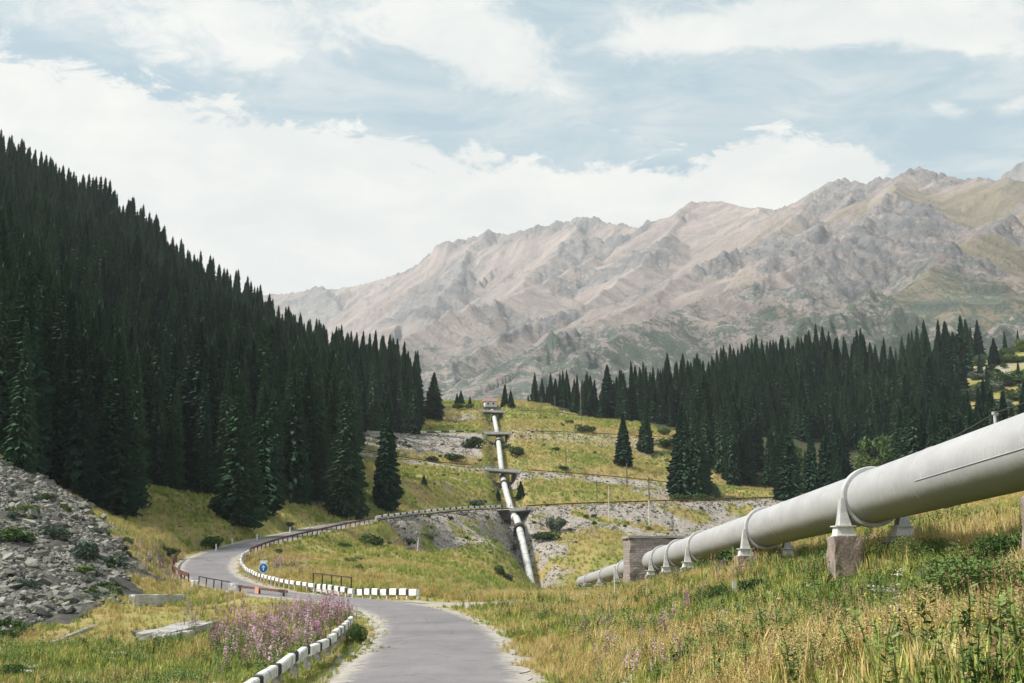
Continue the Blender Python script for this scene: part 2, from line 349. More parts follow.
stv = n.math('ADD', n.math('MULTIPLY', ssep.outputs[0], .4), n.math('ADD', n.math('MULTIPLY', ssep2.outputs[0], .3), n.math('MULTIPLY', mid, .4)))
stone = n.ramp(stv, [(.1, (.19, .17, .15)), (.5, (.30, .265, .23)), (.95, (.44, .39, .34))])
gravel = n.ramp(n.math('ADD', n.math('MULTIPLY', fin, .5), n.math('MULTIPLY', sm, .5)), [(.3, (.27, .24, .20)), (.5, (.38, .345, .29)), (.7, (.48, .44, .38))])
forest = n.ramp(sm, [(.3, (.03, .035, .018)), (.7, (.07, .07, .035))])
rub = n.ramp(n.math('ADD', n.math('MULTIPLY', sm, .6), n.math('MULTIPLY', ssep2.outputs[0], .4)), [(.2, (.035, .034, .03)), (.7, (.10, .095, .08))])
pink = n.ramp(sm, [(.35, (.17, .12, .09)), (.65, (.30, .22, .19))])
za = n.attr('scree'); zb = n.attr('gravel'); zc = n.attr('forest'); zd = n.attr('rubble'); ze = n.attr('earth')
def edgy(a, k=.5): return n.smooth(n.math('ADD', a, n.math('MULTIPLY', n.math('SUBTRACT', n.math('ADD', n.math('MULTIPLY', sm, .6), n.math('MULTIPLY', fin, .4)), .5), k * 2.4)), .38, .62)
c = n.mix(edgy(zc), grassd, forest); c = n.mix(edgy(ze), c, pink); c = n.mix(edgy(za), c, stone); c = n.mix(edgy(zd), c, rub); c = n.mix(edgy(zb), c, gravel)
n.bc(c); n.bump(n.math('ADD', fin, n.math('MULTIPLY', n.vor(n.pos, 4.5), za)), .12, .8)
M_GROUND = n.m
# ---- asphalt
n = mat('asphalt', .8, .3)
a = n.noise(n.pos, .5, 5, .6); b2 = n.noise(n.pos, 30, 3, .7); d2 = n.noise(n.mapping(n.pos, (1, .12, 1)), 1.6, 4)
col = n.ramp(n.math('ADD', n.math('MULTIPLY', a, .5), n.math('ADD', n.math('MULTIPLY', b2, .2), n.math('MULTIPLY', d2, .3))), [(.3, (.145, .135, .138)), (.55, (.195, .181, .184)), (.75, (.245, .23, .228))])
crack = n.vor(n.mapping(n.pos, (.5, .5, .5)), .9, 'DISTANCE_TO_EDGE')
ag = n.noise(n.pos, 14, 5, .75); col = n.mix(.55, col, n.mix(1.0, col, n.ramp(ag, [(.35, (.72, .72, .72)), (.5, (1., 1., 1.)), (.65, (1.25, 1.24, 1.22))]), 'MULTIPLY')); pt = n.noise(n.pos, .23, 2, .4); col = n.mix(n.math('MULTIPLY', n.smooth(pt, .60, .615), .30), col, (.11, .105, .105))
col = n.mix(n.math('MULTIPLY', n.smooth(n.math('ADD', crack, n.math('MULTIPLY', n.math('SUBTRACT', a, .5), .06)), .005, .016, 1, 0), .6), col, (.09, .09, .09))
ed = n.attr('edge'); col = n.mix(n.math('MULTIPLY', n.smooth(n.math('ADD', ed, n.math('MULTIPLY', n.math('SUBTRACT', n.noise(n.pos, 2.2, 5, .7), .5), .9)), .7, 1.0), .9), col, (.40, .365, .31))
n.bc(col); n.bump(b2, .006, .6); M_ASPH = n.m
# ---- mountains
n = mat('mountain_rock', .95, .1)
mp = n.mapping(n.pos, (.001, .001, .001))
a = n.noise(mp, 3, 6, .6); b2 = n.noise(mp, 22, 8, .7, .3); c3 = n.noise(mp, 110, 6, .75)
gl = n.attr('gully'); cr = n.attr('crag'); lo = n.attr('low'); gs = n.attr('turf')
mixv = n.math('ADD', n.math('MULTIPLY', a, .35), n.math('ADD', n.math('MULTIPLY', b2, .4), n.math('MULTIPLY', c3, .25)))
base = n.ramp(mixv, [(.36, (.285, .24, .215)), (.5, (.375, .318, .288)), (.64, (.465, .395, .36))])
rock = n.ramp(mixv, [(.38, (.14, .145, .15)), (.5, (.215, .215, .215)), (.62, (.31, .295, .285))])
turf = n.ramp(mixv, [(.36, (.20, .185, .125)), (.5, (.29, .25, .18)), (.62, (.37, .31, .235))])
bush = n.ramp(c3, [(.35, (.09, .12, .10)), (.65, (.16, .19, .145))])
v = n.mix(n.smooth(n.math('ADD', gs, n.math('MULTIPLY', n.math('SUBTRACT', b2, .5), 1.6)), .35, .65), base, turf)
v = n.mix(n.smooth(n.math('ADD', cr, n.math('MULTIPLY', n.math('SUBTRACT', n.math('ADD', n.math('MULTIPLY', b2, .5), n.math('MULTIPLY', c3, .5)), .5), 3.2)), .42, .62), v, rock)
v = n.mix(n.smooth(n.math('ADD', lo, n.math('MULTIPLY', n.math('SUBTRACT', n.math('ADD', n.math('MULTIPLY', b2, .5), n.math('MULTIPLY', c3, .5)), .5), 3.4)), .55, .75), v, bush)
v = n.mix(n.math('MULTIPLY', n.smooth(n.math('ADD', gl, n.math('MULTIPLY', n.math('SUBTRACT', c3, .5), .8)), .45, .8), .8), v, (.52, .45, .42))
stv_ = n.ramp(n.attr('streak'), [(.3, (.74, .75, .78)), (.5, (1., 1., 1.)), (.7, (1.22, 1.2, 1.18))]); v = n.mix(.8, v, n.mix(1.0, v, stv_, 'MULTIPLY'))
n.bc(v); n.bump(n.math('ADD', n.math('MULTIPLY', b2, .5), n.math('MULTIPLY', c3, .6)), 18, 1.0); M_MTN = n.m
# ---- conifer, bark, shrubs
def foliage(name, stops, rough=1.0, sc=.5, spec=.02, rv=.5):
    n = mat(name, rough, spec)
    f = n.math('ADD', n.math('MULTIPLY', n.noise(n.obj, sc, 3), 1 - rv), n.math('MULTIPLY', n.rnd, rv))
    n.bc(n.ramp(f, stops)); return n.m
M_SPRUCE = foliage('spruce_needles', [(.2, (.013, .034, .021)), (.5, (.026, .057, .032)), (.8, (.046, .088, .044))], sc=.8)
M_SPRUCE_TIP = foliage('spruce_needle_tips', [(.2, (.022, .052, .033)), (.5, (.039, .080, .045)), (.8, (.064, .112, .056))], sc=.8)
M_BARK = weathered('bark', (.035, .028, .022), (.09, .07, .055), 8, .95, vec='obj')
M_SHRUB = foliage('shrub_leaves', [(.2, (.042, .078, .032)), (.5, (.072, .115, .046)), (.8, (.11, .155, .06))], sc=1.3)
M_SHRUB2 = foliage('bluish_shrub_leaves', [(.2, (.07, .10, .075)), (.5, (.115, .15, .11)), (.8, (.17, .20, .15))], sc=1.3)
M_BROAD = foliage('broadleaf_leaves', [(.2, (.05, .09, .03)), (.5, (.085, .14, .045)), (.8, (.15, .21, .07))], sc=.8)

# ------------------------------------------------------------------ terrain sheet
LF = [XD(*q) for q in [(-260, 120), (-60, 152), (10, 154), (60, 160), (108, 172), (160, 196), (215, 200), (262, 206), (330, 238), (345, 300), (362, 372), (412, 400), (424, 430), (405, 500), (350, 540), (200, 560), (-260, 560)]]
RF = [XD(*q) for q in [(560, 478), (610, 470), (640, 428), (690, 378), (722, 364), (780, 342), (850, 325), (950, 300), (1100, 270), (1400, 260), (1400, 600), (1000, 600), (900, 640), (700, 655), (600, 630), (536, 600), (524, 520)]]
HOLES = [[XD(*q) for q in [(978, 345), (1060, 320), (1200, 320), (1200, 640), (1000, 640), (966, 560)]], [XD(*q) for q in [(862, 318), (893, 318), (893, 392), (862, 392)]],
         [XD(*q) for q in [(618, 330), (684, 330), (679, 425), (650, 452), (618, 446)]]]
SCREE_L = [hit(*q)[:2] for q in [(-60, 462), (0, 468), (42, 474), (78, 502), (96, 528), (128, 548), (140, 572), (122, 596), (96, 612), (50, 622), (20, 640), (-60, 640)]]
def zones(x, y):
    """masks of what covers the ground, 0..1"""
    x = x.ravel(); y = y.ravel(); d = np.hypot(x, y)
    sc = np.zeros(x.size); gr = np.zeros(x.size); fo = np.zeros(x.size); rb = np.zeros(x.size); ea = np.zeros(x.size)
    wx = x + fbm(x / 9, y / 9, 3, 31) * 4; wy = y + fbm(x / 9, y / 9, 3, 37) * 4
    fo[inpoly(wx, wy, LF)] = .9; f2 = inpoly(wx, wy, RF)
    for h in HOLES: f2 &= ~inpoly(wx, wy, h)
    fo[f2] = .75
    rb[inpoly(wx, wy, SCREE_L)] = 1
    info = [roadinfo(x, y, rd, 70) for rd, _ in ROADS]
    D, Z = info[0]
    gr = np.maximum(gr, 1 - sstep(D + fbm(x / 1.5, y / 1.5, 3, 41) * .5, 2.55, 3.15)); gr = np.where((D < 8), np.maximum(gr, .36 * (1 - sstep(D + fbm(x / 3, y / 3, 3, 41) * 1.2, 2.7, 3.8))), gr)
    # gravelled lay-by at the outside of the first bend
    lx, ly, _ = P(452, 606, 88); q = np.hypot((x - lx) / 5.5, (y - ly) / 4.6); gr = np.maximum(gr, 1 - sstep(q, .75, 1.1))
    # stony banks below and above the terraced roads
    for k, (rd, hw) in enumerate(ROADS):
        D, Z = info[k]
        # which side: compare with ground further down = nearer the camera
        j = np.clip(np.searchsorted(rd[:, 0], x), 0, len(rd) - 1) if k else None
        front = (y < np.interp(x, rd[:, 0], rd[:, 1])) if k else ((y < np.interp(x, ROAD[215:, 0], ROAD[215:, 1])) & (y > 215))
        px = 512 + FPX * x / np.maximum(y, 1)
        wdt = [13, 15, 26, 5][k]; wdt = np.where(px < 482, 60, 20) if k == 2 else (np.where(px > 540, 30, 22) if k == 0 else wdt + 0 * px)
        nf = fbm(x / 14, y / 14, 3, 50 + k)
        m = front * (1 - sstep(D + nf * 8, wdt * .45, wdt)) * .95
        if k != 2: m = m * (1 - .75 * sstep(fbm(x / 7, y / 7, 3, 60 + k), .05, .3) * sstep(D, 4, 8))
        m = m * (y > rd[:, 1].min() - 75) * ((k != 2) | (y > np.interp(x, ROAD2[:, 0], ROAD2[:, 1]) + 3))
        if k == 2: m = m * np.where(px < 482, 1, .5)
        if k == 1: m = m * .9
        if k == 0: m = m * sstep(px, 365, 400)
        m = np.maximum(m, (~front) * (1 - sstep(D + nf * 3, 3.5, 7.5)) * .45 * (d > 240))
        sc = np.maximum(sc, m * (D < wdt + 9))
        if k: gr = np.maximum(gr, (1 - sstep(D, 2.4, 3.4)))
    # rocky patches
    nn = fbm(x / 17, y / 17, 4, 71); sc = np.maximum(sc, sstep(nn, .28, .5) * .6 * (d > 255) * (d < 560) * (fo < .1))
    hole = inpoly(x, y, HOLES[0]); sc = np.where(hole, np.maximum(sc, .35 + nn * .5), sc)
    ea = np.maximum(ea, sstep(fbm(x / 12, y / 12, 3, 77), .25, .5) * .55 * (d > 60) * (d < 300))
    q = np.hypot((x - 22) / 8, (y - 66) / 14); ea = np.maximum(ea, 1 - sstep(q, .8, 1.1))
    for (a_, b_, r_) in ((150, 548, 8), (185, 560, 5), (160, 570, 6)):
        hx, hy, _ = hit(a_, b_); ea = np.maximum(ea, .8 * (1 - sstep(np.hypot(x - hx, y - hy) / r_, .5, 1)))
    sc = sc * (fo < .1)
    return dict(scree=sc, gravel=gr, forest=fo, rubble=rb, earth=ea)
azf = np.degrees(np.arctan(np.linspace(-.46, .46, 620)))
azs = np.radians(np.r_[np.linspace(-44, azf[0] - 1, 24), azf, np.linspace(azf[-1] + 1, 44, 24)])
dds = np.exp(np.linspace(math.log(2.6), math.log(790), 560))
A_, D_ = np.meshgrid(azs, dds); gx, gy = np.sin(A_) * D_, np.cos(A_) * D_
GZ = ground(gx, gy); ZN = zones(gx, gy)
GZ = GZ + (ZN['rubble'].reshape(gx.shape) > .5) * (fbm(gx / 2.2, gy / 2.2, 3, 91) * .5) + ZN['scree'].reshape(gx.shape) * fbm(gx / 1.5, gy / 1.5, 2, 93) * .28
nr, nc = gx.shape
idx = np.arange(nr * nc).reshape(nr, nc)
F = np.stack([idx[:-1, :-1], idx[:-1, 1:], idx[1:, 1:], idx[1:, :-1]], -1).reshape(-1, 4)
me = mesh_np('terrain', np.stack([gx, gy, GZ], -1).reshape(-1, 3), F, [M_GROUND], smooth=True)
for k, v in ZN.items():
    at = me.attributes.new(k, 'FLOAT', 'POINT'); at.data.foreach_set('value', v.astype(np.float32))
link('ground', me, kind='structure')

# ------------------------------------------------------------------ roads
def strip(name, rd, offs, zo, material, edge=None, wob=0.0, seed=0, z_fn=None):
    t = np.gradient(rd[:, :2], axis=0); t /= np.linalg.norm(t, axis=1)[:, None]; nrm = np.stack([t[:, 1], -t[:, 0]], 1)
    V = []; E = []
    s = np.arange(len(rd))
    for o in offs:
        jit = wob * fbm(s / 2.3, s * 0 + o * 5, 4, seed) if abs(o) == max(map(abs, offs)) else 0
        x = rd[:, 0] + nrm[:, 0] * (o + jit); y = rd[:, 1] + nrm[:, 1] * (o + jit)
        V.append(np.stack([x, y, rd[:, 2] + zo - (abs(o) / max(map(abs, offs))) ** 6 * .05], 1)); E.append(np.full(len(rd), abs(o) / max(map(abs, offs))))
    V = np.stack(V, 1); k = len(offs); ix = np.arange(len(rd) * k).reshape(len(rd), k)
    Fq = np.stack([ix[:-1, :-1], ix[:-1, 1:], ix[1:, 1:], ix[1:, :-1]], -1).reshape(-1, 4)
    me = mesh_np(name, V.reshape(-1, 3), Fq, [material], smooth=True)
    at = me.attributes.new('edge', 'FLOAT', 'POINT'); at.data.foreach_set('value', np.stack(E, 1).ravel().astype(np.float32))
    return link(name, me, kind='structure')
rfine = resample(ROAD[::6], .5)
strip('road', rfine, [-2.5, -2.2, -1.6, -.8, 0, .8, 1.6, 2.2, 2.5], 0, M_ASPH, wob=.35, seed=4)
for k, rd in enumerate((ROAD2, ROAD3, ROAD4)):
    strip('terrace_road', rd, [-2.3, -1.2, 0, 1.2, 2.3], .02, M_ASPH, wob=.2, seed=8 + k)

# ------------------------------------------------------------------ mountains
def RP(l): return [np.array(P(*q)) for q in l]
RIDGES = [  # (points, side slope)
    (RP([(150, 300, 6200), (290, 293, 5600), (320, 284, 5500), (336, 290, 5450), (370, 281, 5300), (390, 279, 5250), (410, 268, 5150), (440, 261, 5050), (468, 240, 4950), (484, 231, 4900), (500, 237, 4850), (520, 231, 4800), (560, 221, 4700), (588, 216, 4600), (620, 225, 4450), (655, 229, 4300)]), .74),
    (RP([(655, 229, 4300), (680, 214, 4100), (702, 200, 3900), (722, 201, 3800), (742, 207, 3700), (760, 206, 3600), (785, 212, 3500), (806, 196, 3350), (830, 181, 3200), (850, 189, 3100), (880, 182, 3000), (900, 178, 2900), (925, 171, 2800), (960, 180, 2700), (985, 175, 2600), (1010, 178, 2560), (1060, 190, 2500), (1200, 200, 2400), (1400, 180, 2300)]), .72),
    (RP([(985, 192, 4300), (1008, 172, 4250), (1024, 160, 4200), (1060, 150, 4100), (1200, 120, 4000)]), .8),
    (RP([(484, 231, 4900), (470, 262, 4500), (440, 292, 4200), (400, 320, 3900)]), .7),
    (RP([(588, 216, 4600), (570, 240, 4300), (540, 268, 4000), (500, 300, 3700), (455, 322, 3500)]), .7),
    (RP([(320, 284, 5500), (330, 310, 5000), (345, 340, 4600)]), .7), (RP([(410, 268, 5150), (395, 295, 4800), (380, 325, 4400)]), .7),
    (RP([(655, 229, 4300), (622, 248, 3850), (574, 270, 3450), (530, 290, 3200), (491, 303, 3000), (445, 320, 2750), (403, 343, 2600), (370, 372, 2500)]), .62),
    (RP([(702, 200, 3900), (660, 250, 3400), (600, 290, 3000), (540, 325, 2700), (480, 352, 2400), (430, 385, 2200)]), .62),
    (RP([(830, 181, 3200), (770, 232, 2850), (710, 262, 2600), (640, 298, 2300), (560, 340, 2050), (505, 378, 1850)]), .62),
    (RP([(760, 206, 3600), (720, 250, 3200), (670, 285, 2850)]), .66),
    (RP([(925, 171, 2800), (870, 222, 2400), (800, 262, 2150), (740, 285, 2000), (660, 318, 1800), (590, 362, 1600), (540, 395, 1480)]), .62),
    (RP([(880, 182, 3000), (820, 230, 2650), (760, 258, 2400)]), .66),
    (RP([(1060, 190, 2500), (1010, 225, 2000), (972, 248, 1800), (944, 272, 1600), (890, 303, 1420), (830, 335, 1280), (760, 372, 1150)]), .60),
    (RP([(1200, 200, 2400), (1160, 250, 1700), (1090, 300, 1300), (1000, 345, 1100), (930, 375, 1000)]), .58),
    (RP([(1400, 180, 2300), (1330, 260, 1500), (1250, 310, 1150)]), .58),
]
gaz = np.arctan(np.r_[np.linspace(-.9, -.42, 20), np.linspace(-.41, .41, 760), np.linspace(.42, .9, 20)]); gd = np.exp(np.linspace(math.log(700), math.log(6800), 560))
A_, D_ = np.meshgrid(gaz, gd); mx, my = np.sin(A_) * D_, np.cos(A_) * D_
wx = mx + fbm(mx / 420, my / 420, 4, 101) * 55 + fbm(mx / 90, my / 90, 3, 102) * 12; wy = my + fbm(mx / 420, my / 420, 4, 107) * 55 + fbm(mx / 90, my / 90, 3, 108) * 12
mz = np.full(mx.shape, -1e9); ribs = np.zeros(mx.shape); streak = np.zeros(mx.shape); Dx = np.full(mx.shape, 1e9)
for ri, (pts, slope) in enumerate(RIDGES):
    pts = resample(pts, 130); L = np.r_[0, np.cumsum(np.linalg.norm(np.diff(pts[:, :2], axis=0), axis=1))]
    ux, uy = (mx, my) if ri < 3 else (wx, wy); bd = np.full(mx.shape, 1e18); bs = np.zeros(mx.shape); bz = np.zeros(mx.shape)
    for i in range(len(pts) - 1):
        a = pts[i]; b = pts[i + 1]; ab = b[:2] - a[:2]; l2 = ab @ ab
        t = np.clip(((ux - a[0]) * ab[0] + (uy - a[1]) * ab[1]) / l2, 0, 1)
        q = (ux - a[0] - t * ab[0]) ** 2 + (uy - a[1] - t * ab[1]) ** 2; m = q < bd
        bd = np.where(m, q, bd); bs = np.where(m, L[i] + t * math.sqrt(l2), bs); bz = np.where(m, a[2] + t * (b[2] - a[2]), bz)
    dist = np.sqrt(bd); side = np.sign((ux - pts[0, 0]) * (pts[-1, 1] - pts[0, 1]) - (uy - pts[0, 1]) * (pts[-1, 0] - pts[0, 0])); f1 = sstep(dist, 5, 230); f2 = sstep(dist, 0, 90)
    s0 = bs + 95 * fbm(mx / 330, my / 330, 4, 140 + ri) + side * 4000; am = .35 + .65 * sstep(fbm(mx / 210, my / 210, 3, 145), -.15, .3)
    g1 = np.clip(1.6 * np.abs(fbm(s0 / 230, dist / 2200 + ri, 2, 150 + ri, .6)), 0, 1); g2 = np.clip(1.7 * np.abs(fbm(s0 / 95, dist / 800, 3, 170 + ri, .6)), 0, 1); g3 = np.abs(vnoise(s0 / 31 + 2 * fbm(s0 / 120, dist / 300, 2, 5), dist / 420, 190 + ri)); sk = fbm(s0 / 16, dist / 380, 3, 210 + ri, .7)
    g1 = 1 - (1 - g1) ** 1.6; rib = .5 * g1 + .32 * g2 + .18 * g3        # 0 in the gully floors, 1 on the ribs between them
    zz = bz - slope * dist + .00006 * bd + f1 * (g1 - .45) * 88 + f2 * am * ((g2 - .4) * 30 + (g3 - .4) * 9)
    m = zz > mz; mz = np.where(m, zz, mz); ribs = np.where(m, rib, ribs); streak = np.where(m, sk, streak); Dx = np.where(m, dist, Dx)
crg = ridged(mx / 62, my / 62, 4, 131, .62); cm = sstep(fbm(mx / 260, my / 260, 4, 133) + .25 * (1 - sstep(Dx, 0, 220)) + .5 * (ribs - .4), .0, .35)
mz = mz + crg * 17 * cm + fbm(mx / 30, my / 30, 4, 127, .65) * 7 * (.4 + cm)
mz = np.maximum(mz, -60 + my * .03); mz = mz - sstep(D_, 900, 700) * 150
low = 1 - sstep(mz, 250, 560)
px_ = 512 + FPX * mx / my
gully = (1 - sstep(ribs, .16, .36)) * sstep(Dx, 40, 200) * (.45 + .55 * sstep(fbm(mx / 500, my / 500, 2, 137), -.2, .2))
crag = .13 + .44 * cm - .25 * gully + .10 * crg * cm
turf = sstep(px_, 560, 900) * (1 - sstep(mz, 600, 900)) * .75 + .1 * fbm(mx / 300, my / 300, 3, 140)
idx = np.arange(mx.size).reshape(mx.shape); F = np.stack([idx[:-1, :-1], idx[:-1, 1:], idx[1:, 1:], idx[1:, :-1]], -1).reshape(-1, 4)
me = mesh_np('mountains', np.stack([mx, my, mz], -1).reshape(-1, 3), F, [M_MTN], smooth=False)
for k, v in dict(streak=streak * .5 + .5, gully=gully, crag=crag, low=low * .66 + .06, turf=turf * (1 - .6 * cm)).items():
    at = me.attributes.new(k, 'FLOAT', 'POINT'); at.data.foreach_set('value', v.ravel().astype(np.float32))
link('mountains', me, kind='structure')

# ------------------------------------------------------------------ scatter helper (uncountable stuff only)
LIB = bpy.data.collections.new('scatter_sources')
def scatter(name, pts, sources, scl, rz=None, tilt=0.12, pick=None, seed=1):
    r = np.random.default_rng(seed); N = len(pts); me = bpy.data.meshes.new(name)
    me.vertices.add(N); me.vertices.foreach_set('co', np.asarray(pts, np.float32).ravel())
    rot = np.stack([r.normal(0, tilt, N), r.normal(0, tilt, N), r.uniform(0, 2 * PI, N) if rz is None else rz], 1)
    a = me.attributes.new('rot', 'FLOAT_VECTOR', 'POINT'); a.data.foreach_set('vector', rot.astype(np.float32).ravel())
    a = me.attributes.new('scl', 'FLOAT', 'POINT'); a.data.foreach_set('value', np.asarray(scl, np.float32))
    a = me.attributes.new('pick', 'INT', 'POINT'); a.data.foreach_set('value', (r.integers(0, len(sources), N) if pick is None else np.asarray(pick)).astype(np.int32))
    c = bpy.data.collections.new('src_' + name)
    for i, s in enumerate(sources):
        so = bpy.data.objects.new('%03d_%s' % (i, name), s); c.objects.link(so)
    t = bpy.data.node_groups.new('scatter_' + name, 'GeometryNodeTree')
    t.interface.new_socket('Geometry', in_out='INPUT', socket_type='NodeSocketGeometry'); t.interface.new_socket('Geometry', in_out='OUTPUT', socket_type='NodeSocketGeometry')
    gi = t.nodes.new('NodeGroupInput'); go = t.nodes.new('NodeGroupOutput'); ci = t.nodes.new('GeometryNodeCollectionInfo')
    ci.inputs[0].default_value = c; ci.inputs['Separate Children'].default_value = True; ci.inputs['Reset Children'].default_value = True
    iop = t.nodes.new('GeometryNodeInstanceOnPoints'); iop.inputs['Pick Instance'].default_value = True
    def na(nm, ty):
        q = t.nodes.new('GeometryNodeInputNamedAttribute'); q.data_type = ty; q.inputs[0].default_value = nm; return q.outputs[0]
    L = t.links; L.new(gi.outputs[0], iop.inputs['Points']); L.new(ci.outputs[0], iop.inputs['Instance'])
    L.new(na('pick', 'INT'), iop.inputs['Instance Index']); L.new(na('rot', 'FLOAT_VECTOR'), iop.inputs['Rotation']); L.new(na('scl', 'FLOAT'), iop.inputs['Scale'])
    L.new(iop.outputs[0], go.inputs[0])
    o = link(name, me, kind='stuff'); md = o.modifiers.new('scatter', 'NODES'); md.node_group = t
    return o

# ------------------------------------------------------------------ spruce trees
def spruce_meshes(k, lod=1.0):
    """a narrow mountain spruce one unit tall: trunk mesh and crown mesh"""
    r = random.Random(100 + k); V = []; F = []; MI = []
    R = r.uniform(.088, .118); lv = int(70 * lod); full = r.uniform(.10, .20); lean = r.uniform(-.01, .01)
    lop = [r.uniform(.74, 1.2) for _ in range(8)]
    for i in range(lv):
        t = .035 + .965 * (i / lv) ** .97
        prof = (1 - t) ** .74 * (.70 + .30 * min(1, t / full)) * 1.18
        if t > .72: prof *= 1 - (t - .72) * 1.5
        L0 = R * prof + .004
        nb = max(4, int((23 if lod >= 1 else 9) * (.45 + .55 * (1 - t)))); a0 = r.uniform(0, 7)
        for j in range(nb):
            a = a0 + 2 * PI * j / nb + r.uniform(-.25, .25)
            L = L0 * r.choice((.62, .8, .9, 1, 1.08, 1.24)) * r.uniform(.9, 1.08) * lop[int((a % (2 * PI)) / (2 * PI) * 8) % 8]
            if r.random() < .06: L *= .5
            ca, sa = math.cos(a), math.sin(a); up = (.012 if t < .8 else .02) * (1 - t * .3)
            z0 = t + lean * 0; droop = -L * r.uniform(.25, .6) * (1 if t < .85 else -.4)
            wd_ = L * r.uniform(.09, .155) + .0028
            root = (ca * L * .08, sa * L * .08, z0); midp = (ca * L * .6, sa * L * .6, z0 + droop * .35 + up * .2); tip = (ca * L, sa * L, z0 + droop + up * .7)
            side = (-sa * wd_, ca * wd_, 0); b = len(V)
            V += [root, (midp[0] + side[0], midp[1] + side[1], midp[2] - wd_ * .35), tip, (midp[0] - side[0], midp[1] - side[1], midp[2] - wd_ * .35), midp,
                  (ca * L * .78, sa * L * .78, midp[2] - L * .34 - .006), (ca * L * .35, sa * L * .35, z0 - L * .30 - .004)]
            F += [(b, b + 1, b + 4), (b, b + 4, b + 3), (b + 1, b + 2, b + 4), (b + 4, b + 2, b + 3), (b + 4, b + 5, b + 6), (b + 4, b + 2, b + 5)]
            MI += [0, 0, 1, 1, 0, 0]
            if lod >= 1:
                for q in range(2):
                    f = r.uniform(.45, .98); s_ = r.choice((-1, 1)) * wd_ * r.uniform(.5, 1.3); c0 = (ca * L * f, sa * L * f, z0 + droop * f * f)
                    b = len(V); V += [c0, (c0[0] - sa * s_ + ca * .01, c0[1] + ca * s_ + sa * .01, c0[2] - .004), (c0[0] - sa * s_ * .4, c0[1] + ca * s_ * .4, c0[2] - .014 - L * .10)]
                    F.append((b, b + 1, b + 2)); MI.append(1 if q else 0)
    # leader
    b = len(V); V += [(.004, 0, .985), (-.002, .0035, .985), (-.002, -.0035, .985), (0, 0, 1.03)]; F += [(b, b + 1, b + 3), (b + 1, b + 2, b + 3), (b + 2, b, b + 3)]; MI += [1] * 3
    # dense dark heart of needles near the stem
    b = len(V); n_ = 9
    for t in (.06, .3, .6, .93):
        for j in range(n_):
            rr = R * .50 * (1 - t) ** .8 * r.uniform(.8, 1.2) + .002; a = 2 * PI * j / n_; V.append((math.cos(a) * rr, math.sin(a) * rr, t))
    for q in range(3):
        for j in range(n_):
            F.append((b + q * n_ + j, b + q * n_ + (j + 1) % n_, b + (q + 1) * n_ + (j + 1) % n_)); F.append((b + q * n_ + j, b + (q + 1) * n_ + (j + 1) % n_, b + (q + 1) * n_ + j)); MI += [0, 0]
    crown = mesh_np('spruce_crown', V, np.array(F, np.int32), [M_SPRUCE, M_SPRUCE_TIP], MI)
    m = MB(); m.tube((0, 0, -.04), (0, 0, .25), .0135, .010, 7); m.tube((0, 0, .25), (0, 0, .97), .010, .0015, 6)
    return crown, m.mesh('spruce_trunk', M_BARK, True)
SP = [spruce_meshes(k) for k in range(7)]
def joined(crown, trunk):
    V = [tuple(v.co) for v in crown.vertices]; F = [tuple(p.vertices) for p in crown.polygons]; mi = [p.material_index for p in crown.polygons]; b = len(V)
    V += [tuple(v.co) for v in trunk.vertices]; F += [tuple(i + b for i in p.vertices) for p in trunk.polygons]; mi += [2] * len(trunk.polygons)
    return mesh_np('spruce_whole', V, F, [M_SPRUCE, M_SPRUCE_TIP, M_BARK], mi)
SPW = [joined(*SP[k]) for k in range(5)]
